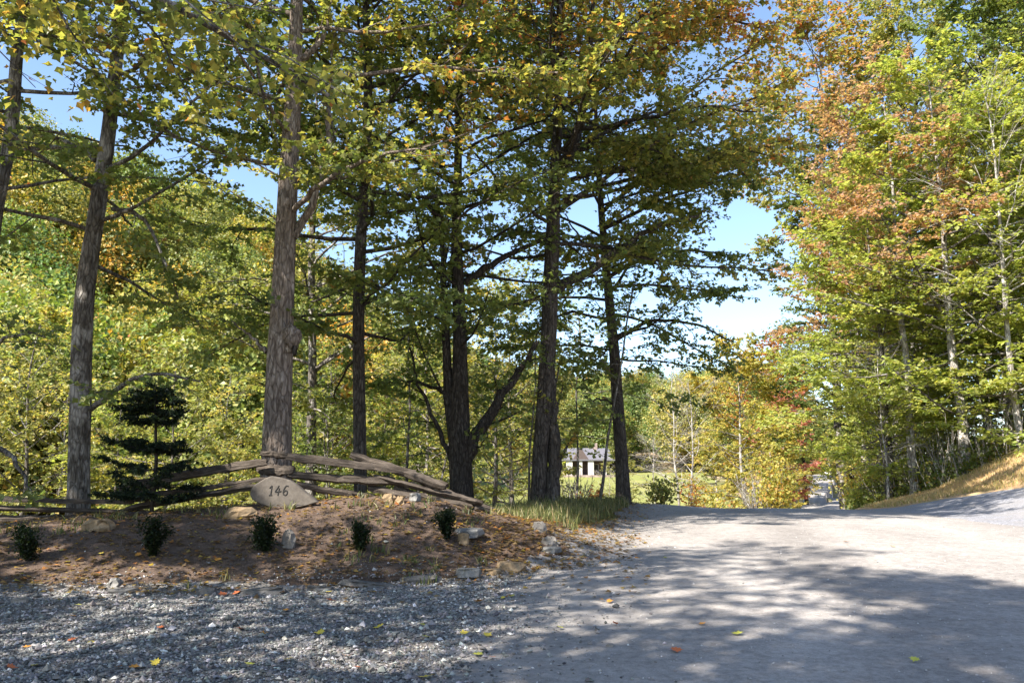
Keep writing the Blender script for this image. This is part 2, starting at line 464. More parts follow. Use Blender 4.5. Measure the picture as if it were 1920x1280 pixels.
# driveway on the right
dy = np.arange(9.5, 26.2, .25); dd = np.linspace(0, 1, 30)
DY = np.repeat(dy[:, None], 30, 1)
w1 = np.interp(dy, [9.5, 14, 22, 24.5, 26.2], [9, 8, 3.6, 2.1, .3])
st = .25 * fnoise(dy, dy * 0, .8, 31)
DX = xr(dy)[:, None] - .75 + st[:, None] + dd[None] * (w1 + .95)[:, None]
DZ = H(DX, DY) + np.where(dd < .06, -.03, .028)[None] + .006 * fnoise(DX, DY, .7, 2)
drv = link_mesh('driveway', grid_mesh('driveway', DX, DY, DZ), mat=M_DRIVE); tag(drv, kind='structure')
# grass bank above the driveway
by = np.arange(9.5, 29.5, .25); bd = np.linspace(0, 1, 26)
BYY = np.repeat(by[:, None], 26, 1)
b0 = np.interp(by, [9.5, 14, 22, 24.5, 26.2, 29.5], [9, 8, 3.6, 2.1, .3, .6]); b1 = np.interp(by, [9.5, 22, 29.5], [15, 9.0, 3.4])
BX = xr(by)[:, None] + (b0 - .35 + .25 * fnoise(by, by * 0, 1, 41))[:, None] + bd[None] * (b1 - b0)[:, None]
BZZ = H(BX, BYY) + np.where(bd < .02, -.03, np.where(bd < .06, .03, .06))[None] + .04 * fnoise(BX, BYY, .6, 77) * sstep(bd * 8)[None]
bank = link_mesh('grass_bank', grid_mesh('grass_bank', BX, BYY, BZZ), mat=M_BANK); tag(bank, kind='structure')
# mound and gravel turn-out on the left
cx = np.arange(-13, 3.2, .09); cyv = np.arange(1.0, 16.5, .09)
CX, CY = np.meshgrid(cx, cyv)
d_, zc_, w_, al_ = ridge_info(CX, CY)
edge = .22 * fnoise(CX, CY, .8, 51)
isM = (d_ < .75 + edge) & (d_ > -(w_ - .25) + edge) & (CX < .9 + edge) & (CY < 15)
mf_ = sstep((d_ + w_ - .25 - edge) / .35)
MZ = H(CX, CY) + .028 * mf_ - .02 * (1 - mf_) + .07 * fnoise(CX, CY, .45, 61) * sstep((-np.abs(d_ + w_ * .5) + w_ * .55) / .5)
mc = isM[:-1, :-1] & isM[1:, 1:] & isM[1:, :-1] & isM[:-1, 1:]
mound = link_mesh('mound', grid_mesh('mound', CX, CY, MZ, mc), mat=M_MULCH); tag(mound, kind='structure')
isG = (CX < xl(CY) + .15 + edge) & (d_ < -(w_ - .95) + edge) & (CY < 14.5)
gc = isG[:-1, :-1] & isG[1:, 1:] & isG[1:, :-1] & isG[:-1, 1:]
GZ2 = H(CX, CY) + .014 + .012 * fnoise(CX, CY, .9, 71) - .03 * sstep((d_ + w_ - .35) / .3)
grv = link_mesh('gravel_turnout', grid_mesh('gravel_turnout', CX, CY, GZ2, gc), mat=M_GRAVEL); tag(grv, kind='structure')
# meadow in the valley
mx = np.linspace(0, 1, 50); my = np.linspace(66, 172, 50)
MYY = np.repeat(my[:, None], 50, 1)
m0 = np.interp(my, [66, 172], [-6, -8]) + 3 * fnoise(my, my * 0, 9, 91); m1 = xl(my) - np.interp(my, [66, 172], [5, 22]) + 2 * fnoise(my, my * 0, 7, 93)
MX = m0[:, None] + mx[None] * (m1 - m0)[:, None]
mead = link_mesh('meadow', grid_mesh('meadow', MX, MYY, H(MX, MYY) + .12), mat=M_MEADOW); tag(mead, kind='structure')
def top_z(x, y):
    """height of the uppermost sheet at a point near the camera (mound, gravel or ground)"""
    x = np.atleast_1d(np.asarray(x, float)); y = np.atleast_1d(np.asarray(y, float))
    d, zc, w, _ = ridge_info(x, y)
    z = H(x, y)
    zm = z + .028 + .07 * fnoise(x, y, .45, 61) * sstep((-np.abs(d + w * .5) + w * .55) / .5)
    zg = z + .014 + .012 * fnoise(x, y, .9, 71)
    zr = z + .012 + .05 * np.sin(np.pi * np.clip((x - xl(y)) / (xr(y) - xl(y)), 0, 1))
    inroad = (x > xl(y)) & (x < xr(y))
    inm = (d < .75) & (d > -(w - .25)) & (x < .9) & (y < 15)
    return np.where(inroad, zr, np.where(inm, zm, np.where(d < 0, zg, z)))

# ------------------------------------------------------------------ leaves and trees
PAL = {   # colours of the leaves themselves with weights
 'green':   [((.12, .172, .040), 4), ((.165, .21, .05), 4), ((.25, .275, .06), 2.5), ((.32, .27, .05), .8), ((.38, .21, .035), .35)],
 'maple':   [((.14, .18, .04), 3), ((.23, .25, .052), 3), ((.40, .35, .06), 2), ((.46, .27, .04), .9), ((.46, .14, .03), .4)],
 'orange':  [((.16, .16, .035), 2.4), ((.31, .25, .045), 2), ((.46, .24, .05), 2.2), ((.50, .15, .04), 1.5), ((.40, .28, .06), 1)],
 'fresh':   [((.22, .285, .055), 3), ((.325, .37, .065), 4), ((.43, .44, .085), 3), ((.53, .44, .09), 1.0)],
 'mid':     [((.155, .185, .045), 3), ((.25, .26, .06), 4), ((.38, .34, .08), 3), ((.48, .35, .085), 1.1)],
 'yellow':  [((.25, .275, .05), 3), ((.41, .37, .06), 3), ((.55, .43, .07), 3), ((.56, .30, .06), 1.2)],
 'russet':  [((.42, .24, .14), 3), ((.52, .29, .17), 2.5), ((.36, .27, .12), 1.5), ((.54, .24, .14), 1.2)],
 'rose':    [((.40, .14, .11), 3), ((.46, .20, .15), 3), ((.36, .11, .09), 1.5), ((.42, .27, .10), 1)],
 'fire':    [((.42, .21, .06), 3), ((.42, .14, .055), 2), ((.40, .30, .07), 2)],
 'needle':  [((.016, .028, .018), 3), ((.03, .048, .024), 2), ((.012, .022, .015), 2), ((.05, .07, .03), .8)],
 'box':     [((.016, .028, .010), 3), ((.026, .042, .014), 2), ((.011, .02, .008), 2)],
}
for _k in list(PAL):
    if _k not in ('rose', 'fire', 'needle', 'box'):
        PAL[_k] = [(tuple(.86 * v + .14 * (.3 * c[0] + .6 * c[1] + .1 * c[2]) for v in c), w) for c, w in PAL[_k]]
def leaf_colors(pal, n, rng, clump=None):
    c = np.array([p[0] for p in PAL[pal]]); w = np.array([p[1] for p in PAL[pal]], float)
    cw = np.cumsum(w / w.sum())
    u = rng.random(n)
    if clump is not None: u = np.clip(.5 * u + .5 * clump + rng.normal(0, .08, n), 0, .9999)
    k = np.searchsorted(cw, u)
    return c[np.clip(k, 0, len(c) - 1)] * rng.uniform(.78, 1.22, (n, 1)) * rng.uniform(.93, 1.07, (n, 3))
LEAF4 = (np.array([(0, 0, 0), (-.52, .42, .10), (-.20, .62, .02), (0, 1, -.06), (.20, .62, .02), (.52, .42, .10)]), np.array([(0, 2, 1), (0, 3, 2), (0, 4, 3), (0, 5, 4)]))
LEAF2 = (np.array([(0, 0, 0), (-.40, .48, .10), (0, 1, -.04), (.40, .48, .10)]), np.array([(0, 2, 1), (0, 3, 2)]))
def leaves_mesh(name, P, A, Nn, S, C, shape):
    """leaf blades at P along A with normal about Nn, size S, colours C"""
    A = norm(A); Nn = Nn - (Nn * A).sum(1, keepdims=True) * A; Nn = norm(Nn); Sd = np.cross(A, Nn)
    T, F = shape
    V = P[:, None] + S[:, None, None] * (T[None, :, 0, None] * Sd[:, None] + T[None, :, 1, None] * A[:, None] + T[None, :, 2, None] * Nn[:, None])
    k = len(T); n = len(P)
    FF = (F[None] + (np.arange(n) * k)[:, None, None]).reshape(-1, 3)
    return npmesh(name, V.reshape(-1, 3), FF, cols=np.repeat(C, k, 0))
def grow(rng, p, d, L, n, wander=.18, up=.06):
    P = [np.array(p, float)]; d = norm(np.array(d, float))
    for i in range(n):
        d = norm(d + rng.normal(0, wander, 3) + np.array((0, 0, up)))
        P.append(P[-1] + d * L / n)
    return np.array(P)
def rotz(v, a):
    c, s = math.cos(a), math.sin(a); return np.array((v[0] * c - v[1] * s, v[0] * s + v[1] * c, v[2]))
class TreeGeo:
    pass
def tree_geo(seed, trunk, crown, leaf, limbs=(), bark_n=10, rough=0.0, twigs=True):
    """trunk: list of (x,y,z,r) local. crown: z0,z1,R,n,el0,el1,shape. limbs: explicit [(pts(x,y,z), r0)].
    returns meshes: trunk, [limb...], branches, crown"""
    rng = np.random.default_rng(seed)
    G = TreeGeo()
    tr = np.array(trunk, float)
    tl = np.linalg.norm(np.diff(tr[:, :3], axis=0), axis=1).sum()
    nr = int(max(8, min(70, tl / (.16 if rough else .5))))
    ts = spline(tr, nr); ts[:, 3] = np.maximum(ts[:, 3], .012)
    bag = Bag()
    prof = None
    if rough:
        a = np.linspace(0, 2 * np.pi, bark_n, endpoint=False)
        hh = ts[:, 2]
        prof = 1 + rough * (.9 * vnoise(np.cos(a)[None] * 5 + 40 + 0 * hh[:, None], hh[:, None] * .9 + np.sin(a)[None] * 5, seed) + .8 * vnoise(np.cos(a)[None] * 2 + 9, hh[:, None] * .5 + np.sin(a)[None] * 2, seed + 3) + 1.0 * (np.arange(bark_n) % 2 - .5)[None] * .35)
        flare = 1 + .32 * np.exp(-(hh - hh[0]) / .35)[:, None] * (1 + .35 * np.cos(a * 4 + seed)[None])
        prof = prof * flare
    tube(bag, ts[:, :3], ts[:, 3], bark_n, prof)
    G.trunk = bag.mesh('trunk', smooth=not rough or True)
    G.limbs = []
    bb = Bag()
    axes = []          # (P, r0) of all primary limbs carrying foliage
    for pts, r0 in limbs:
        P = spline(np.array(pts, float), 14)
        P[1:-1] += rng.normal(0, .02, (12, 3))
        b = Bag(); tube(b, P, np.linspace(r0, r0 * .28, len(P)), 8); G.limbs.append(b.mesh('limb'))
        axes.append((P, r0 * .7))
    zz = ts[:, 2]
    n = crown.get('n', 30); z0, z1, R = crown['z0'], crown['z1'], crown['R']
    el0, el1 = crown.get('el0', 10), crown.get('el1', 55)
    az0 = rng.uniform(0, 6.28)
    bias = crown.get('bias')
    for i in range(n):
        f = (i + rng.random()) / n
        z = z0 + (z1 - z0) * f
        k = np.searchsorted(zz, min(z, zz[-1] - .01)); k = min(max(k, 1), len(ts) - 1)
        t = (z - zz[k-1]) / max(zz[k] - zz[k-1], 1e-3); t = min(max(t, 0), 1)
        p = ts[k-1, :3] * (1 - t) + ts[k, :3] * t; rr = ts[k-1, 3] * (1 - t) + ts[k, 3] * t
        a = az0 + i * 2.39996 + rng.normal(0, .35)
        if bias is not None and rng.random() < bias[1]: a = bias[0] + rng.normal(0, .8)
        el = math.radians(el0 + (el1 - el0) * f + rng.normal(0, 8))
        shp = crown.get('shape', 'round')
        if shp == 'round': L = R * (math.sin(math.pi * (.22 + .72 * f)) ** .7)
        elif shp == 'cone': L = R * (1.02 - f) ** .8
        else: L = R * (.75 + .35 * math.sin(math.pi * f)) * (1 - .45 * f)
        L *= rng.uniform(.7, 1.15); L = max(L, .5)
        dvec = (math.cos(a) * math.cos(el), math.sin(a) * math.cos(el), math.sin(el))
        P = grow(rng, p, dvec, L, 7, .13, crown.get('up', .02))
        r0 = min(rr * .45, .008 + L * .009)
        axes.append((P, r0))
        tube(bb, P, np.linspace(r0, r0 * .25, len(P)), 5, cap=False)
    if z1 >= zz[-1] - .5: axes.append((ts[-6:, :3], .03))
    # secondary branches, then twigs
    T0, TD, TL = [], [], []
    sub_sp = crown.get('sub', .45) * .72; tw_sp = crown.get('tw', .2) * .72; twl = crown.get('twl', .45)
    droop = crown.get('droop', 0.0)
    for P, r0 in axes:
        L = np.linalg.norm(np.diff(P, axis=0), axis=1).sum()
        ns = max(2, int(L * .8 / sub_sp)); sgn = 1
        lists = []
        for j in range(ns):
            t = crown.get('bare', .22) + (1 - crown.get('bare', .22)) * (j + rng.random() * .8) / ns
            q = t * (len(P) - 1); k = min(int(q), len(P) - 2); p = P[k] + (P[k+1] - P[k]) * (q - k)
            d = norm(P[k+1] - P[k]); sgn = -sgn
            sd = rotz(d, sgn * math.radians(rng.uniform(30, 72))); sd[2] = sd[2] * .5 + rng.normal(-droop, .16)
            sl = (L * .36 * (1.12 - t) + .3) * rng.uniform(.7, 1.2)
            Q = grow(rng, p, sd, sl, 4, .14, .01 - droop * .15)
            tube(bb, Q[::2], np.linspace(max(.007, r0 * .34), .004, 3), 3, cap=False)
            lists.append((Q, sl))
        q0 = int(len(P) * .6); lists.append((P[q0:], np.linalg.norm(np.diff(P[q0:], axis=0), axis=1).sum()))
        for Q, sl in lists:
            nt_ = max(2, int(sl / tw_sp))
            for j in range(nt_):
                t = .15 + .85 * (j + .5 * rng.random()) / nt_
                q = t * (len(Q) - 1); k = min(int(q), len(Q) - 2); p = Q[k] + (Q[k+1] - Q[k]) * (q - k)
                d = norm(Q[k+1] - Q[k]); sg = 1 if j % 2 else -1
                td = rotz(d, sg * math.radians(rng.uniform(15, 65))); td[2] = td[2] * .5 + rng.normal(-.05 - droop, .2)
                T0.append(p); TD.append(td); TL.append(twl * rng.uniform(.6, 1.3))
    T0 = np.array(T0); TD = norm(np.array(TD)); TL = np.array(TL)
    if twigs and len(T0):
        keep = rng.random(len(T0)) < crown.get('twkeep', .2)
        a, b_, d = T0[keep], (T0 + TD * TL[:, None])[keep], TD[keep]
        s = norm(np.cross(d, np.array((.1, .2, 1.0)))); u = np.cross(s, d); r = .0045
        V = np.stack([a + s * r, a - s * .5 * r + u * .87 * r, a - s * .5 * r - u * .87 * r, b_ + s * r * .5, b_ - s * .25 * r + u * .43 * r, b_ - s * .25 * r - u * .43 * r], 1)
        f = np.array([(0, 1, 4, 3), (1, 2, 5, 4), (2, 0, 3, 5)])
        bb.add(V.reshape(-1, 3), (f[None] + (np.arange(len(a)) * 6)[:, None, None]).reshape(-1, 4))
    G.branches = bb.mesh('branches', smooth=True) if bb.n else None
    # leaves
    m = leaf.get('n', 8) * 1.45; G.crown = None
    if m > 0 and len(T0):
        ntw = len(T0)
        cf = np.clip(1.0 + 2.6 * vnoise(T0[:, 0] * 1.1 + 31, T0[:, 1] * 1.1 + T0[:, 2] * 1.5, seed + 5), .12, 2.2)
        cnt = rng.poisson(m * cf)
        idx = np.repeat(np.arange(ntw), cnt); nl = len(idx)
        u = rng.uniform(.1, 1.05, nl)
        P = T0[idx] + TD[idx] * (TL[idx] * u)[:, None] + rng.normal(0, .03, (nl, 3))
        sgn = rng.choice([-1, 1], nl)
        side = norm(np.cross(TD[idx], np.array((0, 0, 1.0)))) * sgn[:, None]
        A = side * rng.uniform(.4, 1.2, (nl, 1)) + TD[idx] * rng.uniform(.1, 1, (nl, 1)) + np.array((0, 0, -1)) * rng.uniform(-.1, leaf.get('hang', .7), (nl, 1)) + rng.normal(0, .25, (nl, 3))
        nn = np.array((0, 0, 1.0)) + rng.normal(0, leaf.get('tilt', .55), (nl, 3))
        S = leaf['s'] * rng.uniform(.5, 1.3, nl)
        cl = (vnoise(P[:, 0] * .8 + 50, P[:, 2] * .9 + P[:, 1] * .8, seed) + .5)
        C = leaf_colors(leaf['pal'], nl, rng, cl)
        if leaf.get('pal2') is not None:
            pal2, zlo, zhi = leaf['pal2']
            w = np.clip((P[:, 2] - zlo) / (zhi - zlo), 0, 1)
            k2 = rng.random(nl) < w
            C[k2] = leaf_colors(pal2, int(k2.sum()), rng, cl[k2])
        zc = leaf.get('zcut')
        if zc is not None:
            hi = P[:, 2] > zc
            kp = ~hi | (rng.random(nl) < .33)
            S = np.where(hi, S * 1.65, S)
            P, A, nn, S, C = P[kp], A[kp], nn[kp], S[kp], C[kp]
        G.crown = leaves_mesh('crown', P, A, nn, S, C, LEAF4 if leaf.get('maple') else LEAF2)
        G.nleaf = len(P)
    return G
TRI = [0]
def place(G, name, loc, label, cat='tree', group=None, bark=BARK, rz=0.0, sc=1.0, leafm=LEAF, tilt=(0, 0)):
    bark2 = BARK if (bark is BARK_PALE and G.crown is not None and name != 'bare_tree') else bark
    e = empty(name, loc, label, cat, group)
    e.rotation_euler = (tilt[0], tilt[1], rz); e.scale = (sc, sc, sc)
    t = link_mesh('trunk', G.trunk, e, bark)
    for l in G.limbs: link_mesh('limb', l, e, bark)
    if G.branches is not None: link_mesh('branches', G.branches, e, bark2)['kind'] = 'stuff'
    if G.crown is not None: link_mesh('crown', G.crown, e, LEAF)['kind'] = 'stuff'
    return e
def pix_trunk(Y, pts, top, base_sink=.25, lean=(0, 0)):
    """pts: [(px,py,width_px)] bottom to top at depth Y -> base point and local (x,y,z,r) list reaching height `top`"""
    W = [np.r_[pix(px, py, Y), .92 * w * Y / FPX / 2] for px, py, w in pts]
    bx, by = W[0][0], Y
    bz = H1(bx, by)
    loc = np.array((bx, by, bz))
    L = [(0, 0, -base_sink, W[0][3] * 1.02)]
    for w in W:
        if w[2] - bz > .15: L.append((w[0] - bx, 0, w[2] - bz, w[3]))
    a, b = np.array(L[-2]), np.array(L[-1])
    d = (b - a)[:3] / (b - a)[2]
    if top > b[2] + 1:
        for f in (.4, .75, 1.0):
            z = b[2] + (top - b[2]) * f
            L.append((b[0] + d[0] * (z - b[2]) * .6, lean[1] * (z - b[2]) * .1, z, max(.02, b[3] * (1 - .9 * f))))
    return loc, L
def rel(loc, Y, pts): return [tuple(pix(px, py, yy_ if False else Y + dy_) - loc) for px, py, dy_ in [(p[0], p[1], p[2] if len(p) > 2 else 0) for p in pts] for yy_ in (0,)]
def frame_top(Y, loc): return CAMZ + .64 * Y + .8 - loc[2]

# ------------------------------------------------------------------ the big trees behind the fence
def near_tree(name, label, seed, Y, pts, top, crown, leaf, bark, limbs=(), n=20, rough=.10, group='tall trees behind the rail fence'):
    loc, L = pix_trunk(Y, pts, top)
    lf = dict(leaf); lf.setdefault('zcut', frame_top(Y, loc)); lf.setdefault('maple', True)
    lb = [(np.array(rel(loc, Y, p)), r) for p, r in limbs]
    cr = dict(crown)
    G = tree_geo(seed, L, cr, lf, lb, n, rough)
    e = place(G, name, loc, label, 'tree', group, bark)
    return e, loc, G
near_tree('maple_tree', 'tall grey-brown trunk leaning right at far left, beside the dark young conifer', 11, 12.8,
    [(146,975,46),(148,900,42),(150,780,42),(153,650,41),(160,540,38),(176,430,34),(190,340,32),(203,250,30),(214,150,27),(235,0,22)], 17,
    dict(z0=4.2, z1=17, R=4.2, n=40, el0=2, el1=55, droop=.08), dict(s=.098, n=8.4, pal='green'), BARK,
    [([(168,768),(205,742,-.3),(250,708,-.5),(300,700,-.7),(375,715,-.9)], .05), ([(212,392),(255,400,-.3),(300,470,-.5),(335,560,-.6)], .04), ([(178,300),(130,270,.4),(70,255,.8),(20,270,1)], .05)])
t2, t2loc, _ = near_tree('maple_tree', 'thick plated-bark trunk with a knobby burl, rising behind the house-number stone', 12, 12.4,
    [(516,965,64),(518,900,58),(520,800,55),(524,680,52),(530,560,46),(536,440,42),(543,300,38),(550,180,34),(554,80,30),(556,0,27)], 19,
    dict(z0=5.0, z1=19, R=4.8, n=48, el0=0, el1=55, droop=.08), dict(s=.098, n=8.4, pal='maple'), BARK_PLATE,
    [([(550,445),(580,390),(605,320,.2),(618,200,.3),(625,60,.3)], .07), ([(556,115),(590,88),(622,30)], .07), ([(500,660),(465,625,.2),(434,603,.4)], .035), ([(545,400),(620,330,-.8),(720,290,-1.4),(800,280,-1.8)], .05)], 24, .13)
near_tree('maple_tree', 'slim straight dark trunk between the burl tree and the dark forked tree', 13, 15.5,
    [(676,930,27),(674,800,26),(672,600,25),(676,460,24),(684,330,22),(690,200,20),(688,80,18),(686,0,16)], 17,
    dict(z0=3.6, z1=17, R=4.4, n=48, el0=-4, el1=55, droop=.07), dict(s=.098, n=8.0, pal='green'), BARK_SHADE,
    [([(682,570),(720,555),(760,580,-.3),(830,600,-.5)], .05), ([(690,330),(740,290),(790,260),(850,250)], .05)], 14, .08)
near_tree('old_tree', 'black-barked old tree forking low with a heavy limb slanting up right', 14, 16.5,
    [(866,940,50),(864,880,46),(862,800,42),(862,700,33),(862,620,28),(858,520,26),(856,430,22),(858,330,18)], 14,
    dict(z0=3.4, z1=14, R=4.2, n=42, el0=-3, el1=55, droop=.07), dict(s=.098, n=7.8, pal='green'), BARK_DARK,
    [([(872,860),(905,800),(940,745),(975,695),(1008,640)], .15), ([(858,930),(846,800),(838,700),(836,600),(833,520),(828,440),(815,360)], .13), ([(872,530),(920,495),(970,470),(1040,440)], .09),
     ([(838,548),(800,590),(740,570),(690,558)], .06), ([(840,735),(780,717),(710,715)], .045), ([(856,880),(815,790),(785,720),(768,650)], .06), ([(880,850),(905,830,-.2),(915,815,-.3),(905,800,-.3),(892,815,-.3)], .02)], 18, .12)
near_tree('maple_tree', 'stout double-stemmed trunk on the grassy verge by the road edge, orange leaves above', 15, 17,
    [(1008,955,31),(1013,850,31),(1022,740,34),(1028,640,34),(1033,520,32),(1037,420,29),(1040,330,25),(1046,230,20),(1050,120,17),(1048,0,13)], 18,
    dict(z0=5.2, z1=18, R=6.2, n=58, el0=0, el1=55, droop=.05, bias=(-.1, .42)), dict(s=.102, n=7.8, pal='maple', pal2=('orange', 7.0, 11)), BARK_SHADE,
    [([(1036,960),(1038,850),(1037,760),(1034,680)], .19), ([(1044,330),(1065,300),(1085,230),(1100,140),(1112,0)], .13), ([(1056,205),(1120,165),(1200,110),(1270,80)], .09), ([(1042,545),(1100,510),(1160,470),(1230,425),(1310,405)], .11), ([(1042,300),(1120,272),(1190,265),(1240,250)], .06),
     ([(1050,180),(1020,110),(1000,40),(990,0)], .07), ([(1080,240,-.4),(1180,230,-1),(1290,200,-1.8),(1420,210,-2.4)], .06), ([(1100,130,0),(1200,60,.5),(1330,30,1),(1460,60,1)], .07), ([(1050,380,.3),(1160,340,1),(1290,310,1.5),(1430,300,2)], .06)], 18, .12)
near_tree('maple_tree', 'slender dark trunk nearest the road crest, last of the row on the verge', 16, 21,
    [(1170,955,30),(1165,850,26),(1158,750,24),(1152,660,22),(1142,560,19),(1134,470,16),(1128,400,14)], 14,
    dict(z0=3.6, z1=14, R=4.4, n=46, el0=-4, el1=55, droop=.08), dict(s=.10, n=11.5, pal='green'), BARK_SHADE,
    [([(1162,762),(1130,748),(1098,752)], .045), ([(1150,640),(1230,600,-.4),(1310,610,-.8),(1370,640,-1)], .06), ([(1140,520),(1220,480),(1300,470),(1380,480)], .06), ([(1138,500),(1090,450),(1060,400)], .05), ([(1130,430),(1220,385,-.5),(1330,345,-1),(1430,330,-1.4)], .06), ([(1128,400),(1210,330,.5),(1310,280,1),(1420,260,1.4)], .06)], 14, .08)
near_tree('maple_tree', 'leaning trunk cut by the left edge, seen high up', 17, 12.2,
    [(-55,1000,40),(-38,700,34),(-6,390,26),(20,250,26),(32,100,24),(45,0,20)], 16,
    dict(z0=4.5, z1=16, R=3.6, n=34, el0=0, el1=55, droop=.08), dict(s=.098, n=7.8, pal='green'), BARK, [([(-35,760,-.3),(0,640,-.6),(40,622,-.8),(85,632,-1)], .04), ([(-38,830,-.8),(5,840,-1),(40,880,-1.1),(60,935,-1.2)], .05)], 14, .08)
near_tree('maple_tree', 'short-looking grey trunk just right of the burl tree, farther back', 18, 21,
    [(583,890,22),(584,780,19),(586,690,17),(584,500,14),(590,300,11)], 14,
    dict(z0=4.5, z1=14, R=4.0, n=34, el0=0, el1=55), dict(s=.13, n=5.5, pal='mid', maple=False), BARK, [([(588,700),(625,665),(680,640)], .06)], 12, .06)
# burl on the plated trunk
def lump(name, r, seed, parent, mat, loc, amp=.3, sq=(1, 1, 1), seg=14):
    th = np.linspace(0, np.pi, seg); ph = np.linspace(0, 2 * np.pi, seg * 2, endpoint=False)
    A, B = np.meshgrid(th, ph, indexing='ij')
    d = np.stack([np.sin(A) * np.cos(B), np.sin(A) * np.sin(B), np.cos(A)], -1)
    k = 1 + amp * (vnoise(d[..., 0] * 2 + 5 + seed, d[..., 1] * 2 + d[..., 2] * 1.7, seed) * 1.2 + .5 * vnoise(d[..., 0] * 5 + seed, d[..., 2] * 5 + d[..., 1] * 3, seed + 1))
    k[0] = k[0].mean(); k[-1] = k[-1].mean()
    V = d * k[..., None] * r * np.array(sq)
    m, n = len(th), len(ph)
    i = np.arange(m - 1)[:, None] * n; j = np.arange(n)[None]; j2 = (j + 1) % n
    F = np.stack([i + j, i + n + j, i + n + j2, i + j2], -1).reshape(-1, 4)
    o = link_mesh(name, npmesh(name, V.reshape(-1, 3), F, smooth=True), parent, mat); o.location = loc
    return o
p = pix(546, 632, 12.22) - t2loc
lump('burl', .13, 4, t2, BARK_PLATE, p, .55, (.9, .9, 1.5))
p = pix(552, 655, 12.2) - t2loc
lump('knot_hole', .055, 9, t2, BARK_DARK, p, .4, (.7, .6, 1.7))

# trees just outside the frame whose branches hang into the upper left corner and shade the drive
def free_tree(name, label, seed, x, y, trunk, crown, leaf, bark, group=None, n=14, rough=.08, limbs=()):
    G = tree_geo(seed, trunk, crown, leaf, limbs, n, rough)
    return place(G, name, (x, y, H1(x, y)), label, 'tree', group, bark), G
def st_trunk(h, r, lean=(0, 0), w=.0, seed=0):
    rg = random.Random(seed)
    return [(0, 0, -.3, r * 1.05)] + [(lean[0] * h * f + rg.uniform(-w, w), lean[1] * h * f + rg.uniform(-w, w), h * f, max(.02, r * (1 - .93 * f))) for f in (.12, .3, .5, .7, .85, 1.0)]
OG = 'trees beside the drive, out of frame, branches hanging in'
free_tree('maple_tree', 'maple outside the left edge, its leafy branches hanging into the top left corner', 31, -8.6, 0.2, st_trunk(14, .28, (.03, .02), .1, 1),
    dict(z0=5.0, z1=14, R=4.9, n=48, el0=0, el1=50, droop=.06), dict(s=.085, n=8.0, pal='maple', maple=True, zcut=9.0), BARK, OG,
    limbs=[([(0, 0, 4.6), (3.2, 3.6, 5.5), (5.6, 5.6, 5.4), (6.9, 7.0, 5.1)], .07), ([(0, 0, 5.2), (2.0, 4.0, 6), (3.4, 6.0, 6.1), (4.2, 7.4, 6.0)], .06)])
free_tree('maple_tree', 'tall tree left of the drive, hidden but for its shade on the gravel', 32, -14.0, 5.4, st_trunk(18, .3, (.02, 0), .1, 2),
    dict(z0=5.0, z1=18, R=5.4, n=40, el0=0, el1=55), dict(s=.2, n=7.2, pal='green'), BARK, OG)
free_tree('maple_tree', 'tall tree left of the viewer, hidden but for its shade on the road', 33, -6.0, -4.4, st_trunk(18, .3, (.02, 0), .1, 3),
    dict(z0=6.0, z1=18, R=5.0, n=40, el0=0, el1=55), dict(s=.2, n=7.2, pal='green'), BARK, OG)

# ------------------------------------------------------------------ shared tree kinds for the woods
def kind(seed, h, r, crown, leaf, bark_n=8, rough=.05, lean=(0, 0), limbs=()):
    return tree_geo(seed, st_trunk(h, r, lean, .12 * h / 12, seed), crown, leaf, limbs, bark_n, rough)
K_BEECH = [kind(51, 13, .17, dict(z0=1.0, z1=13, R=5.2, n=60, el0=-8, el1=40, shape='wide', sub=.5, tw=.26, twl=.55), dict(s=.17, n=6.5, pal='fresh', tilt=.38, hang=.35)),
           kind(52, 15, .20, dict(z0=1.6, z1=15, R=5.6, n=60, el0=-6, el1=45, shape='wide', sub=.5, tw=.26, twl=.55), dict(s=.17, n=6.5, pal='fresh', tilt=.38, hang=.35))]
K_TALL = [kind(53, 27, .30, dict(z0=5, z1=27, R=6.0, n=84, el0=5, el1=55, sub=.55, tw=.3, twl=.55), dict(s=.20, n=6.0, pal='mid')),
          kind(54, 25, .28, dict(z0=4, z1=25, R=5.6, n=80, el0=5, el1=55, sub=.55, tw=.3, twl=.55), dict(s=.20, n=6.0, pal='green'))]
K_UNDER = [kind(55, 9.5, .10, dict(z0=1.2, z1=9.5, R=3.0, n=42, el0=0, el1=50, sub=.5, tw=.26), dict(s=.14, n=5.5, pal='mid')),
           kind(56, 11, .12, dict(z0=1.8, z1=11, R=3.4, n=44, el0=0, el1=50, sub=.5, tw=.26), dict(s=.14, n=5.5, pal='mid', pal2=('yellow', 2, 14))),
           kind(57, 8, .09, dict(z0=.6, z1=8, R=2.8, n=40, el0=0, el1=50, sub=.5, tw=.26), dict(s=.14, n=5.5, pal='fresh'))]
K_YEL = kind(58, 11, .13, dict(z0=1.0, z1=11, R=4.0, n=56, el0=0, el1=55, sub=.5, tw=.28), dict(s=.19, n=6.0, pal='yellow'))
K_ORG = kind(59, 15, .18, dict(z0=2.0, z1=15, R=4.6, n=56, el0=5, el1=55, sub=.55, tw=.3), dict(s=.24, n=5.5, pal='yellow', pal2=('fire', 4, 16)))
K_HIGH = kind(66, 27, .26, dict(z0=15.0, z1=27, R=5.4, n=52, el0=0, el1=50, sub=.5, tw=.28, twl=.55), dict(s=.19, n=6.0, pal='mid', pal2=('orange', 12, 34)))
K_ROSE = kind(60, 9, .10, dict(z0=1.5, z1=9, R=2.8, n=40, el0=5, el1=55, sub=.5, tw=.3), dict(s=.19, n=5, pal='rose'))
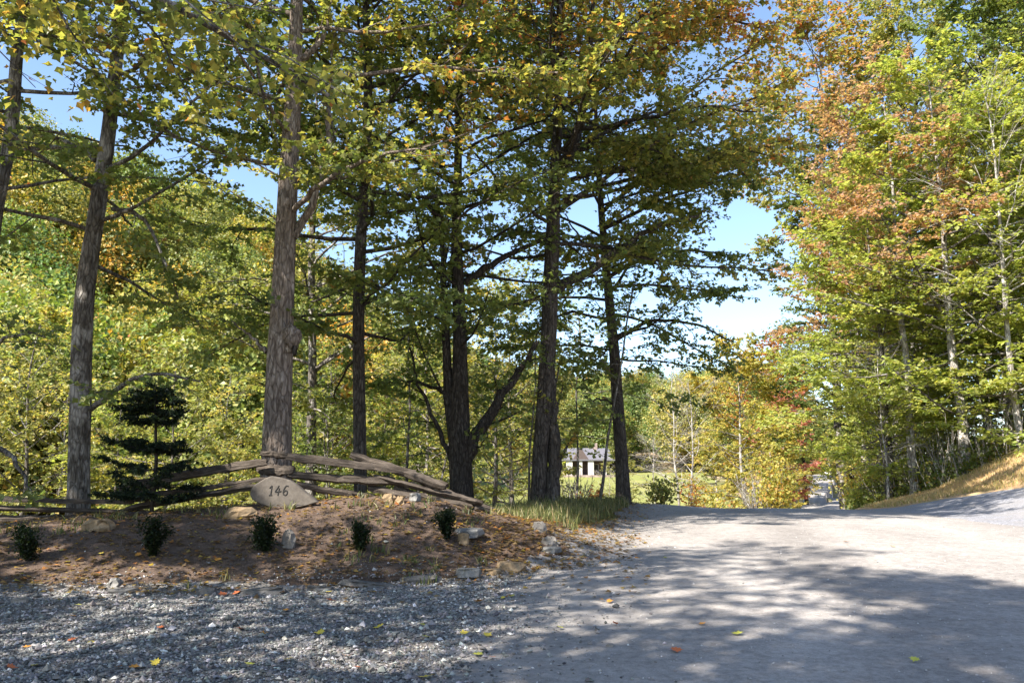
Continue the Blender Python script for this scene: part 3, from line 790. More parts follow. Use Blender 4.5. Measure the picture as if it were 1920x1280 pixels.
K_RUS = kind(61, 16, .17, dict(z0=7.5, z1=16, R=4.6, n=40, el0=10, el1=45, sub=.5, tw=.26), dict(s=.14, n=6.0, pal='russet'))
K_BARE = [kind(62, 12, .11, dict(z0=3, z1=12, R=3.2, n=26, el0=25, el1=60, sub=.4, tw=.3, twkeep=1.0, twl=.6), dict(s=.1, n=0, pal='mid')),
          kind(63, 8, .08, dict(z0=1.6, z1=8, R=2.8, n=24, el0=20, el1=60, sub=.4, tw=.3, twkeep=1.0, twl=.6), dict(s=.12, n=.35, pal='yellow'))]
K_SAP = [kind(64, 6.5, .045, dict(z0=1.6, z1=6.5, R=1.7, n=24, el0=0, el1=45, sub=.4, tw=.24), dict(s=.12, n=4.0, pal='green'), 6),
         kind(65, 5.0, .04, dict(z0=1.9, z1=5.0, R=1.6, n=20, el0=-5, el1=40, sub=.4, tw=.24), dict(s=.11, n=7.5, pal='green'), 6)]
def at(px, Y): return (px - 960) / FPX * Y * 1.005
def wood(G, name, px, Y, label, group=None, bark=BARK, rz=None, sc=1.0, tilt=(0, 0), cat='tree'):
    x = at(px, Y)
    R_ = random.Random(int(px * 13 + Y * 7))
    return place(G, name, (x, Y, H1(x, Y) - .05), label, cat, group, bark, R_.uniform(0, 6.28) if rz is None else rz, sc, LEAF, tilt)

# right-hand woods above the bank
GR = 'leafy trees of the wood right of the road'
wood(K_BEECH[1], 'beech_tree', 1790, 29.5, 'pale pinkish trunk with layered lime-green sprays at top of grass bank', GR, BARK_PALE, 1.0, 1.0)
wood(K_BEECH[0], 'beech_tree', 1655, 33, 'low spreading lime-green tree where the bank meets the road', GR, BARK, 2.2, 1.0)
wood(K_BEECH[0], 'beech_tree', 1885, 30, 'lime-green layered tree at the right edge above the dry bank', GR, BARK, 4.0, .95)
wood(K_BEECH[1], 'beech_tree', 1668, 45, 'light green tree overhanging the right side of the dipping road', GR, BARK, .4, .85)
wood(K_BEECH[0], 'beech_tree', 1720, 38, 'light green tree in the middle of the right wood, behind the pale trunk', GR, BARK, 5.2, 1.1)
wood(K_RUS, 'russet_tree', 1700, 31, 'white-stemmed tree with thinning russet-brown leaves in the right wood', None, BARK_PALE, 1.0, 1.0)
wood(K_TALL[0], 'tall_tree', 1755, 46, 'very tall green tree reaching the top edge, right of the sky gap', GR, BARK_DARK, .6, 1.05)
wood(K_HIGH, 'tall_tree', 1572, 50, 'tall orange-tinged crown closing the sky gap from the right', GR, BARK, .5, 1.25)
wood(K_RUS, 'russet_tree', 1612, 41, 'russet-leaved tree above the right edge of the dipping road', None, BARK_PALE, 2.6, 1.0)
wood(K_TALL[1], 'tall_tree', 1590, 50, 'tall dark green tree edging the sky gap on its right', GR, BARK_DARK, 2.0, .98)
wood(K_TALL[1], 'tall_tree', 1905, 40, 'tall grey-green tree in the top right corner', GR, BARK_DARK, 4.4, 1.05)
wood(K_TALL[0], 'tall_tree', 1660, 58, 'tall mid-green tree deep in the right wood', GR, BARK_DARK, 3.3, .95)
wood(K_TALL[0], 'tall_tree', 1840, 54, 'tall green tree behind the white bare branches at right', GR, BARK_DARK, 5.0, 1.0)
wood(K_TALL[1], 'tall_tree', 2080, 36, 'tall tree just past the right edge', GR, BARK_DARK, 1.1, 1.0)
wood(K_BEECH[1], 'beech_tree', 2040, 29, 'layered green tree just past the right edge', GR, BARK, 3.1, .9)
wood(K_UNDER[2], 'understory_tree', 1650, 36.5, 'small bright green tree right of the road dip', GR, BARK, 1.1, .8)
wood(K_UNDER[2], 'understory_tree', 1645, 31.5, 'small bright green tree low beside the road, orange tips', GR, BARK, 3.7, .62)
wood(K_UNDER[1], 'understory_tree', 1622, 62, 'yellowing small tree at the right edge of the far road', GR, BARK, 1.9, .8)
wood(K_UNDER[0], 'understory_tree', 1905, 35, 'shaded green tree low behind the bank at the right edge', GR, BARK, 1.9, 1.0)
wood(K_UNDER[2], 'understory_tree', 1835, 36, 'shaded bright tree between the pale trunk and the right edge', GR, BARK, 2.9, 1.0)
wood(K_UNDER[0], 'understory_tree', 1985, 38, 'shaded green tree past the right edge behind the bank', GR, BARK, .9, 1.1)
wood(K_BARE[0], 'bare_tree', 1905, 27.5, 'white leafless tree with branching crown at right edge', None, BARK_PALE, 2.3, 1.08)
wood(K_BARE[1], 'bare_tree', 1650, 30.5, 'small bare grey tree low in the right wood', None, BARK_PALE, .3, .7)
# beyond the crest, left of the road
GC = 'autumn trees beyond the road crest'
wood(K_YEL, 'yellow_tree', 1385, 50, 'yellow-green tree with pale leaning stems beyond the crest', GC, BARK_PALE, .7, .98)
wood(K_YEL, 'yellow_tree', 1436, 60, 'golden-yellow tree leaning over the left of the far road', GC, BARK, 2.9, .72)
wood(K_ORG, 'orange_tree', 1432, 78, 'orange-topped tree against the sky gap above the road', GC, BARK, 1.5, 1.1)
wood(K_ROSE, 'rose_tree', 1462, 64, 'rose-pink tree beside the far road', None, BARK, .5, 1.05)
wood(K_YEL, 'yellow_tree', 1335, 66, 'yellowish tree left of the pale leaning stems', GC, BARK, 4.1, .8)
wood(K_TALL[0], 'tall_tree', 1500, 96, 'green tree far down the road under the sky gap', GC, BARK, .2, .75)
wood(K_TALL[1], 'tall_tree', 1620, 110, 'dark green tree far down the road on its right', GC, BARK, .9, .75)
wood(K_YEL, 'yellow_tree', 1592, 150, 'yellow tree closing the end of the far road', GC, BARK, 1.9, 1.1)
wood(K_YEL, 'yellow_tree', 1478, 170, 'yellow-green tree at the far end of the road, left side', GC, BARK, 3.9, 1.2)
wood(K_YEL, 'yellow_tree', 1545, 212, 'dull yellow tree where the far road bends out of sight', GC, BARK, 1.2, 1.4)
wood(K_TALL[1], 'tall_tree', 1512, 224, 'dark tree closing the view at the end of the far road', GC, BARK, 2.2, .9)
wood(K_TALL[1], 'tall_tree', 1448, 92, 'dark green tree shading the far road from its left', GC, BARK, 3.2, .62)
wood(K_YEL, 'yellow_tree', 1452, 74, 'yellow-green tree left of the far road behind the rose-pink one', GC, BARK, 5.2, .8)
wood(K_TALL[1], 'tall_tree', 1468, 112, 'tall green tree on the left side of the far road, farther than the yellow ones', GC, BARK, 4.2, .8)
wood(K_TALL[0], 'tall_tree', 1486, 140, 'tall mid-green tree on the left side where the far road narrows', GC, BARK, .9, .8)
wood(K_YEL, 'yellow_tree', 1470, 98, 'bushy yellow-green tree hugging the left of the far road', GC, BARK, 2.2, 1.15)
wood(K_YEL, 'yellow_tree', 1488, 122, 'bushy olive-yellow tree farther along the left of the far road', GC, BARK, 1.2, 1.2)
wood(K_BARE[0], 'bare_tree', 1262, 52, 'pale slender bare tree left of the yellow trees', None, BARK_PALE, .8, .95)
wood(K_BARE[1], 'bare_tree', 1292, 46, 'pale nearly leafless tree with several thin branches beside the meadow', None, BARK_PALE, 2.8, 1.05)
wood(K_BARE[1], 'bare_tree', 1222, 60, 'pale nearly bare small tree at the meadow edge', None, BARK_PALE, 4.8, 1.0)
wood(K_BARE[1], 'bare_tree', 1140, 44, 'thin leafless sapling before the meadow, right of the leaning stem', None, BARK_PALE, 5.6, .55)
# the valley behind the fence
GV = 'understory trees in the valley behind the fence'
V = [(800, 30, 0, 1.15, 'tall olive understory tree behind the black forked tree, leaves against sky'), (955, 34, 0, 1.25, 'tall understory tree whose leaves fill the gap left of the double trunk'),
     (-60, 24, 0, 1.0, 'green understory tree at the far left edge behind the fence'), (60, 30, 1, 1.1, 'yellowing understory tree left of the leaning trunk'),
     (235, 34, 2, 1.2, 'bright green understory tree behind the young conifer'), (330, 22, 0, .78, 'small olive-green tree between conifer and burl tree'),
     (430, 44, 1, 1.05, 'yellow understory tree far behind the sloping left rails'), (620, 30, 0, 1.0, 'green understory tree right of the burl tree'),
     (725, 24, 2, .72, 'leafy small tree just behind the right-hand rails'), (760, 40, 1, 1.1, 'yellow-green tree in the gap left of the black forked tree'),
     (930, 27, 1, .78, 'yellow-green small tree between the black tree and the double trunk'), (960, 46, 2, 1.25, 'light green tree behind the slanting limb'),
     (1160, 66, 0, .85, 'olive tree right of the distant house'), (130, 48, 0, 1.4, 'large green tree deep in the valley at left'),
     (560, 52, 2, 1.35, 'bright green tree deep in the valley behind the burl tree'), (880, 62, 0, 1.3, 'green tree deep in the valley behind the black tree'), (1010, 75, 1, 1.2, 'yellow tree at the meadow edge behind the double trunk'),
     (340, 62, 2, 1.5, 'tall light green tree deep in the valley right of the conifer'), (700, 70, 0, 1.4, 'green tree at the foot of the hillside')]
for px, Y, k, s, lab in V:
    wood(K_UNDER[k], 'understory_tree', px, Y, lab, GV, BARK, None, s)
GS = 'thin saplings behind the fence'
for px, Y, k, s, lab, tl in [(768, 19, 0, 1.0, 'thin upright sapling right of the slim dark trunk', (0, 0)), (1118, 20, 1, 1.05, 'thin dark sapling leaning left in front of the meadow', (0, -.2)),
     (988, 19.5, 1, .9, 'thin sapling hugging the left of the double trunk', (0, -.06)), (622, 22, 0, .85, 'thin sapling right of the short grey trunk', (0, .03)),
     (560, 24, 0, .8, 'thin sapling against the right of the burl trunk', (0, .0)), (645, 20, 1, .8, 'thin sapling left of the slim dark trunk', (0, -.12)), (1076, 26, 1, 1.35, 'leafy sapling hanging over the distant house roof', (0, .03)), (805, 21, 0, .9, 'thin leaning sapling left of the black forked tree', (0, -.2))]:
    wood(K_SAP[k], 'sapling', px, Y, lab, GS, BARK, None, s, tl, 'sapling')

# ------------------------------------------------------------------ hillside woods (one far mass)
def far_proto(seed, pal, s):
    rng = np.random.default_rng(seed)
    n = 5200
    d = norm(rng.normal(0, 1, (n, 3))); r = rng.random(n) ** .4
    P = d * r[:, None] * np.array((3.6, 3.6, 5.2)) * (1 + .35 * vnoise(d[:, 0] * 2.5 + 7, d[:, 2] * 2.5 + d[:, 1] * 2, seed))[:, None] + np.array((0, 0, 7.2))
    A = rng.normal(0, 1, (n, 3)); nn = d + np.array((0, 0, .8)) + rng.normal(0, .5, (n, 3))
    C = leaf_colors(pal, n, rng, vnoise(P[:, 0] * .4 + 9, P[:, 2] * .4 + P[:, 1] * .3, seed) + .5)
    me = leaves_mesh('far_crown', P, A, nn, rng.uniform(.16, .40, n) * s, C, LEAF2)
    b = Bag(); tube(b, np.array([(0, 0, -1), (0, 0, 4), (0, 0, 9.0)]), np.array([.2, .15, .05]), 5, cap=False)
    me.materials.append(LEAF_FAR)
    return bpy.data.objects.new('far_crown', me)
protos = [far_proto(71, 'mid', 1.0), far_proto(72, 'green', 1.0), far_proto(73, 'maple', 1.0)]
rng = np.random.default_rng(5)
pts = []
while len(pts) < 2600:
    az = rng.uniform(-.85, .50); R = rng.uniform(50, 330)
    if rng.random() > (R / 330) ** .6: continue
    y = R / math.sqrt(1 + az * az); x = az * y
    s = float(np.interp(az, AZ, HS))
    if R < s - 4: continue
    if x > xl(y) - 12 - .02 * y and y < 235: continue
    if -.07 < az < .26 and R < 172: continue
    pts.append((x, y, H1(x, y)))
pm = bpy.data.meshes.new('hillside_woods'); pm.from_pydata(pts, [], [])
hw = link_mesh('hillside_woods', pm); tag(hw, 'wooded hillside rising across the valley behind the trunks', 'woods', kind='stuff')
ng = bpy.data.node_groups.new('scatter_woods', 'GeometryNodeTree')
ng.interface.new_socket('Geometry', in_out='INPUT', socket_type='NodeSocketGeometry')
ng.interface.new_socket('Geometry', in_out='OUTPUT', socket_type='NodeSocketGeometry')
gi = ng.nodes.new('NodeGroupInput'); go = ng.nodes.new('NodeGroupOutput')
join = ng.nodes.new('GeometryNodeJoinGeometry')
for o in protos:
    oi = ng.nodes.new('GeometryNodeObjectInfo'); oi.inputs['Object'].default_value = o; oi.inputs['As Instance'].default_value = True
    ng.links.new(oi.outputs['Geometry'], join.inputs[0])
iop = ng.nodes.new('GeometryNodeInstanceOnPoints'); iop.inputs['Pick Instance'].default_value = True
rs = ng.nodes.new('FunctionNodeRandomValue'); rs.data_type = 'FLOAT'; rs.inputs[2].default_value = .75; rs.inputs[3].default_value = 1.5
rr = ng.nodes.new('FunctionNodeRandomValue'); rr.data_type = 'FLOAT_VECTOR'; rr.inputs[0].default_value = (-.08, -.08, 0); rr.inputs[1].default_value = (.08, .08, 6.28)
m2p = ng.nodes.new('GeometryNodeMeshToPoints')
ng.links.new(gi.outputs[0], m2p.inputs[0]); ng.links.new(m2p.outputs[0], iop.inputs['Points'])
ng.links.new(join.outputs[0], iop.inputs['Instance']); ng.links.new(rs.outputs[1], iop.inputs['Scale']); ng.links.new(rr.outputs[0], iop.inputs['Rotation'])
ng.links.new(iop.outputs[0], go.inputs[0])
md = hw.modifiers.new('scatter', 'NODES'); md.node_group = ng

# ------------------------------------------------------------------ house across the meadow
M_ROOF = flat('pale_metal_roof', (.13, .125, .14), .5, .4); M_GABLE = flat('dark_brown_siding', (.10, .075, .065), .8)
M_WALL = flat('stone_brown_wall', (.13, .10, .09), .9, .2, 2, .4); M_WHITE = flat('white_paint', (.45, .43, .40), .6)
M_FOUND = flat('pink_fieldstone', (.27, .21, .185), .9, .2, 2, .35); M_PANE = flat('window_glass', (.03, .035, .04), .15, .5)
def box_v(x0, x1, y0, y1, z0, z1):
    V = np.array([(x0,y0,z0),(x1,y0,z0),(x1,y1,z0),(x0,y1,z0),(x0,y0,z1),(x1,y0,z1),(x1,y1,z1),(x0,y1,z1)], float)
    F = np.array([(0,3,2,1),(4,5,6,7),(0,1,5,4),(1,2,6,5),(2,3,7,6),(3,0,4,7)]); return V, F
def box(name, b, parent, mat):
    V, F = box_v(*b); return link_mesh(name, npmesh(name, V, F), parent, mat)
def prism(name, poly_xz, y0, y1, parent, mat):
    n = len(poly_xz); V = [(x, y0, z) for x, z in poly_xz] + [(x, y1, z) for x, z in poly_xz]
    F = [tuple(range(n))[::1], tuple(range(2 * n - 1, n - 1, -1))] + [(i, n + i, n + (i + 1) % n, (i + 1) % n) for i in range(n)]
    me = bpy.data.meshes.new(name); me.from_pydata(V, [], F); me.update(); me.validate()
    return link_mesh(name, me, parent, mat)
HYd = 148.0
hx = at(1078, HYd)
house = empty('house', (hx, HYd, pix(1078, 893, HYd)[2]), 'small house with pale roof, dark gable and white porch posts beyond the meadow', 'house')
box('foundation', (-6.4, 6.4, -3.2, 6, -2.5, .25), house, M_FOUND)
box('wall', (-6, 6, 0, 6, .25, 2.7), house, M_WALL)
prism('roof', [(-6.6, 2.7), (6.6, 2.7), (6.6, 2.95), (-6.6, 2.95)], -2.9, -.2, house, M_ROOF)
rf = bpy.data.meshes.new('roof'); rf.from_pydata([(-6.5, -.6, 2.96), (6.5, -.6, 2.96), (6.5, 6.6, 2.96), (-6.5, 6.6, 2.96), (-6.2, 3, 5.1), (6.2, 3, 5.1)], [], [(0, 1, 5, 4), (2, 3, 4, 5), (1, 2, 5), (3, 0, 4), (0, 3, 2, 1)]); rf.update()
rfo = link_mesh('roof', rf, house, M_ROOF)
box('chimney', (3.2, 4.1, 2.6, 3.5, 4.4, 6.0), rfo, M_FOUND)
prism('gable', [(-.6, 2.98), (2.2, 2.98), (.8, 5.0)], -1.1, 2.6, house, M_GABLE)
for x0, w in ((-5.8, .5), (-1.9, 1.1), (.4, .5), (1.9, 1.0), (4.6, .5)):
    box('porch_post', (x0, x0 + w, -2.7, -2.3, .26, 2.69), house, M_WHITE)
for x0 in (-4.6, -3.2, 2.9):
    w_ = box('window', (x0, x0 + 1.1, -.06, -.004, .9, 2.2), house, M_WHITE); box('pane', (x0 + .1, x0 + 1.0, -.075, -.062, 1.0, 2.1), w_, M_PANE)
dr = box('door', (-.6, .4, -.06, -.004, .26, 2.3), house, M_GABLE)

# ------------------------------------------------------------------ split-rail fence
def ground_hit(px, py, y0=4.0, y1=80.0):
    Y = np.arange(y0, y1, .02)
    u = (px - 960) / FPX; v = (640 - py) / FPX; s = Y / (CP - v * SP)
    x = u * s; z = CAMZ + (SP + v * CP) * s
    g_ = top_z(x, Y); k = np.argmax(z < g_)
    return np.array((x[k], Y[k], g_[k]))
fb = pix(515, 950, 11.45)
fence = empty('split_rail_fence', (fb[0], 11.45, H1(fb[0], 11.45)), 'weathered zigzag split-rail fence climbing over the mound behind the number stone', 'fence')
frng = np.random.default_rng(77)
def rail(pts, wpx):
    """pts [(px,py,Y)]"""
    W = np.array([pix(*p) for p in pts]); a, b = W[0], W[-1]
    X = norm(b - a); Zv = norm(np.array((0, 0, 1.0)) - X[2] * X); Yv = np.cross(Zv, X)
    Ld = np.linalg.norm(b - a)
    P = spline(W, 16) if len(W) > 2 else a + np.linspace(0, 1, 16)[:, None] * (b - a)
    loc = np.stack([(P - a) @ X, (P - a) @ Yv, (P - a) @ Zv], 1)
    sag = frng.normal(0, .012, 2); loc[:, 1:] += frng.normal(0, .006, (16, 2)) + np.sin(np.linspace(0, np.pi, 16))[:, None] * sag
    Y = pts[0][2]; r = wpx * Y / FPX / 2
    n = 8; ang = np.linspace(0, 2 * np.pi, n, endpoint=False) + frng.normal(0, .12, n)
    base = frng.uniform(.78, 1.15, n) * (1 + .2 * np.cos(ang * 2 + frng.uniform(0, 6)))
    V = []
    for i in range(16):
        rr = base * r * (1 + frng.normal(0, .05, n)) * (1 + .12 * math.sin(i * .21 + r * 900)) * (1 - .25 * (i in (0, 15)))
        V.append(np.stack([np.full(n, loc[i, 0]) + frng.normal(0, .012, n), loc[i, 1] + rr * np.cos(ang), loc[i, 2] + rr * np.sin(ang)], 1))
    V = np.array(V); bag = Bag()
    i = np.arange(15)[:, None] * n; j = np.arange(n)[None]; j2 = (j + 1) % n
    bag.add(V.reshape(-1, 3), np.stack([i + j, i + j2, i + n + j2, i + n + j], -1).reshape(-1, 4))
    for k0 in (0, 15):
        q = np.arange(0, n, 2); c = V[k0].mean(0)
        FF = np.stack([q, (q + 1) % n, (q + 2) % n, np.full(len(q), n)], -1)
        bag.add(np.vstack([V[k0], c]), FF if k0 else FF[:, ::-1])
    o = link_mesh('rail', bag.mesh('rail', smooth=False), fence, M_WOOD)
    M = Matrix(((X[0], Yv[0], Zv[0], a[0]), (X[1], Yv[1], Zv[1], a[1]), (X[2], Yv[2], Zv[2], a[2]), (0, 0, 0, 1)))
    o.matrix_local = Matrix.Translation(-Vector(fence.location)) @ M
    return o
for pts_, w_ in [
    ([(-130, 930, 11.2), (60, 935, 11.35), (250, 942, 11.55)], 15), ([(-120, 950, 11.25), (120, 950, 11.4), (270, 960, 11.6)], 16), ([(-110, 975, 11.3), (100, 976, 11.4), (240, 968, 11.6)], 13),
    ([(226, 916, 11.55), (500, 866, 11.2)], 17), ([(232, 936, 11.5), (330, 930, 11.4), (420, 910, 11.3), (500, 897, 11.25)], 15), ([(238, 955, 11.55), (330, 944, 11.4), (400, 928, 11.3), (485, 912, 11.2)], 18),
    ([(488, 851, 11.5), (548, 858, 11.35)], 14), ([(484, 877, 11.45), (552, 880, 11.3)], 22),
    ([(538, 856, 11.25), (640, 866, 11.35), (780, 886, 11.6)], 18), ([(536, 888, 11.3), (613, 880, 11.35), (740, 901, 11.6)], 19), ([(556, 908, 11.35), (640, 920, 11.4), (712, 933, 11.65)], 17),
    ([(658, 852, 11.75), (730, 868, 11.6), (838, 912, 11.45)], 21), ([(700, 893, 11.55), (800, 912, 11.5), (905, 943, 11.5)], 16), ([(690, 915, 11.6), (780, 930, 11.5), (885, 947, 11.5)], 15),
    ([(762, 886, 11.75), (860, 924, 11.7), (940, 962, 11.9)], 17), ([(768, 925, 11.45), (860, 945, 11.5), (925, 972, 11.7)], 15), ([(868, 938, 11.6), (930, 962, 11.9), (985, 978, 12.3)], 16), ([(890, 950, 11.5), (940, 976, 11.8), (985, 993, 12.2)], 15),
    ([(232, 925, 11.62), (285, 928, 11.45)], 24), ([(740, 915, 11.7), (800, 935, 11.5)], 20)]:
    rail([pts_[0], pts_[-1]], w_ * .78)

# ------------------------------------------------------------------ number stone
Ys = 10.95
out = [(470,917),(478,908),(488,902),(498,896),(509,892),(526,895),(543,900),(556,908),(568,918),(580,927),(590,935),(596,941),(578,947),(555,952),(530,956),(507,951),(488,944),(473,936),(468,926)]
P = np.array([pix(a, b, Ys) for a, b in out]); c = P.mean(0)
sign = empty('number_stone', (c[0], Ys, P[:, 2].min()), 'flat leaf-shaped tan stone painted with black house number 146', 'sign')
L = P - np.array(sign.location)
n = len(L); rg = np.random.default_rng(3)
F1 = L.copy(); F1[:, 1] = rg.normal(0, .006, n)
ctr = L.mean(0); F0 = ctr + (L - ctr) * .955; F0[:, 1] = -.022
B1 = ctr + (L - ctr) * 1.0; B1[:, 1] = .09 + rg.normal(0, .01, n); B2 = ctr + (L - ctr) * .9; B2[:, 1] = .13
V = np.concatenate([F0, F1, B1, B2]); F = [tuple(range(n))]
for a in range(3): F += [(a*n + i, (a+1)*n + i, (a+1)*n + (i+1) % n, a*n + (i+1) % n) for i in range(n)]
F.append(tuple(range(4*n - 1, 3*n - 1, -1)))
me = bpy.data.meshes.new('slab'); me.from_pydata([tuple(v) for v in V], [], F); me.update(); me.validate()
link_mesh('slab', me, sign, ROCK_SIGN)
M_BLACK = flat('black_number_paint', (.02, .019, .018), .8)
STROKES = {'1': [[(-.30, .72), (-.02, .98), (.02, .5), (0, 0)], [(-.22, .0), (.22, .02)]],
           '4': [[(.02, 1.0), (-.18, .68), (-.40, .36), (.10, .38), (.48, .42)], [(.14, .74), (.10, .4), (.06, -.02)]],
           '6': [[(.30, .93), (.05, .98), (-.22, .72), (-.32, .38), (-.18, .08), (.08, .0), (.28, .16), (.24, .40), (.02, .50), (-.24, .34)]]}
for ch, px in (('1', 508), ('4', 521), ('6', 535)):
    b = Bag(); q = pix(px, 928, Ys) - np.array(sign.location); hN = 17.5 * Ys / FPX
    for st_ in STROKES[ch]:
        P2 = np.array([(x * hN * .72 + y * hN * .12, 0, y * hN) for x, y in st_])
        P2 = spline(P2, 6 * len(st_)) if len(st_) > 2 else P2
        k = len(P2); tube(b, P2, np.full(k, .0088) * (1 + .15 * np.sin(np.arange(k) * 1.7)), 6)
    o = link_mesh('numeral', b.mesh('numeral'), sign, M_BLACK)
    o.location = (q[0], -.024, q[2]); o.scale = (1, .45, 1)

# ------------------------------------------------------------------ rocks and edging slabs
def rock(px, py, wpx, hpx, mat, label, slab=False, depth=.7, group='rocks around the planted mound', seed=None, name='rock', lift=0.0, rz=None):
    q = ground_hit(px, py); W = wpx * q[1] / FPX; Hh = hpx * q[1] / FPX
    seed = int(px + py) if seed is None else seed
    r = np.random.default_rng(seed)
    n = 9 if slab else 11; a = np.sort(np.linspace(0, 2 * np.pi, n, endpoint=False) + r.normal(0, .16, n))
    rad = r.uniform(.8, 1.1, n)
    ring = np.stack([np.cos(a) * rad * W / 2, np.sin(a) * rad * W / 2 * depth, 0 * a], 1)
    levels = [(1.0, -.25), (1.04, .15), (1.0, .7), (.88, .93), (.5, 1.0)] if slab else [(.9, -.3), (1.05, .12), (1.0, .5), (.78, .82), (.4, 1.0)]
    V = []
    for s, z in levels:
        v = ring * s; v = v + r.normal(0, (.03 if slab else .055) * W, v.shape) * np.array((1, 1, .15 if slab else .5)); v[:, 2] += z * Hh
        V.append(v)
    top = V[-1].mean(0); top[2] = Hh * 1.02
    m = len(levels); bag = []
    F = [(k*n + i, k*n + (i+1) % n, (k+1)*n + (i+1) % n, (k+1)*n + i) for k in range(m - 1) for i in range(n)] + [((m-1)*n + i, (m-1)*n + (i+1) % n, m*n) for i in range(n)]
    VV = [tuple(v) for v in np.concatenate(V)] + [tuple(top)]
    me = bpy.data.meshes.new(name); me.from_pydata(VV, [], F); me.update(); me.validate()
    o = link_mesh(name, me, None, mat); o.location = (q[0], q[1], q[2] + lift - Hh * .12); o.rotation_euler = (r.normal(0, .05), r.normal(0, .05), (r.uniform(-.3, .3) if rz is None else rz))
    return tag(o, label, 'rock', group)
rock(187, 990, 58, 17, ROCK_TAN, 'flat tan rock under the rails at left, below the leaning trunk')
rock(452, 968, 62, 20, ROCK_TAN, 'flat tan rock just left of the number stone')
rock(541, 1025, 26, 34, ROCK_PALE, 'pale upright rock beside the shrub below the number stone')
rock(728, 940, 26, 16, ROCK_TAN, 'round tan rock at the mound top, left of a pair under the rails')
rock(750, 943, 20, 14, ROCK_TAN, 'small round tan rock under the right rails, right of a larger one')
rock(778, 938, 24, 15, ROCK_GREY, 'grey rounded rock under the descending right rails')
rock(868, 1017, 24, 20, ROCK_TAN, 'small squared tan block beside the rightmost shrub', True, .8)
rock(878, 1003, 62, 12, ROCK_GREY, 'tilted grey slab resting beside a small tan block', True, .8, lift=.01)
rock(958, 1068, 54, 16, ROCK_TAN, 'wide tan rock at the right foot of the mound', True)
rock(925, 1075, 40, 10, ROCK_TAN, 'low tan rock at the mound foot, left of a wider tan rock', True)
rock(1012, 995, 30, 18, ROCK_PALE, 'pinkish pale rock where the fence meets the verge')
rock(1030, 1020, 32, 14, ROCK_PALE, 'pale rock on the gravel edge below the verge grass')
rock(1032, 1036, 38, 9, ROCK_GREY, 'flat grey rock on the gravel below the pale rock', True)
rock(492, 1112, 92, 11, ROCK_DARK, 'long dark edging slab at the middle foot of the mound', True, .35, rz=0)
rock(388, 1114, 40, 13, ROCK_DARK, 'short dark edging stone left of the long slab', True, .6)
rock(690, 1100, 110, 11, ROCK_DARK, 'long dark edging slab right of the middle of the mound foot', True, .3, rz=.03)
rock(790, 1090, 80, 12, ROCK_DARK, 'dark edging slab between the long slab and the greenish one', True, .4, rz=.08)
rock(876, 1080, 46, 13, ROCK_GREY, 'greenish grey edging slab near the right foot of the mound', True, .5)
rock(600, 1106, 60, 9, ROCK_DARK, 'thin dark edging slab in the middle of the mound foot', True, .4, rz=0)
rock(230, 1112, 60, 10, ROCK_DARK, 'dark edging slab at the left foot of the mound', True, .4, rz=0)
rock(37, 1130, 34, 9, ROCK_PALE, 'small pale stone at the bottom left gravel edge', True, .5)
rock(218, 1100, 26, 18, ROCK_GREY, 'grey half-buried rock low on the left of the mound')
rock(1145, 1212, 16, 6, ROCK_PALE, 'small pale pebble alone on the road edge')

# ------------------------------------------------------------------ planted shrubs and young conifer
def shrub(px, py, wpx, hpx, label, seed, pal='box', nl=2400, ls=.03, group='small dark shrubs planted on the mound', name='shrub', bark=BARK_DARK, hit=None, nst=7, cat='shrub'):
    q = ground_hit(px, py) if hit is None else hit
    W = wpx * q[1] / FPX / 2; h = hpx * q[1] / FPX
    r = np.random.default_rng(seed)
    e = empty(name, q, label, cat, group)
    b = Bag(); tips = []
    for i in range(nst):
        a = r.uniform(0, 6.28); k = r.uniform(.1, 1)
        P = grow(r, (0, 0, -.03), (math.cos(a) * k * W, math.sin(a) * k * W, h * r.uniform(.7, 1.1)), h * r.uniform(.75, 1.02), 6, .12, .05)
        tube(b, P, np.linspace(.006 + h * .008, .002 + h * .002, 7), 4, cap=False); tips.append(P)
        for j in range(5):
            Q = grow(r, P[2 + j % 4], (r.normal(0, 1), r.normal(0, 1), .8), h * .25, 3, .2, .05)
            tube(b, Q, np.linspace(.003 + h * .003, .001 + h * .001, 4), 3, cap=False); tips.append(Q)
    link_mesh('stems', b.mesh('stems'), e, bark)['kind'] = 'stuff'
    if nl:
        A = np.concatenate(tips); P = A[r.integers(0, len(A), nl)] + r.normal(0, .16, (nl, 3)) * np.array((W * 1.3, W * 1.3, h * .4))
        P[:, 2] = np.abs(P[:, 2]) + .01
        C = leaf_colors(pal, nl, r)
        o = link_mesh('foliage', leaves_mesh('foliage', P, r.normal(0, 1, (nl, 3)) + np.array((0, 0, .4)), r.normal(0, .7, (nl, 3)) + np.array((0, 0, 1)), ls * r.uniform(.6, 1.2, nl), C, LEAF2), e, LEAF)
    return e
shrub(55, 1050, 56, 66, 'small dark shrub at the far left of the mound', 1)
shrub(287, 1044, 26, 74, 'narrow dark shrub on the mound below the young conifer', 2)
shrub(497, 1035, 50, 70, 'bushy dark shrub below the number stone', 3)
shrub(676, 1032, 34, 52, 'compact dark shrub in the middle of the mound', 4)
shrub(838, 1012, 26, 58, 'dark shrub at the right of the mound beside the grey slab', 5)
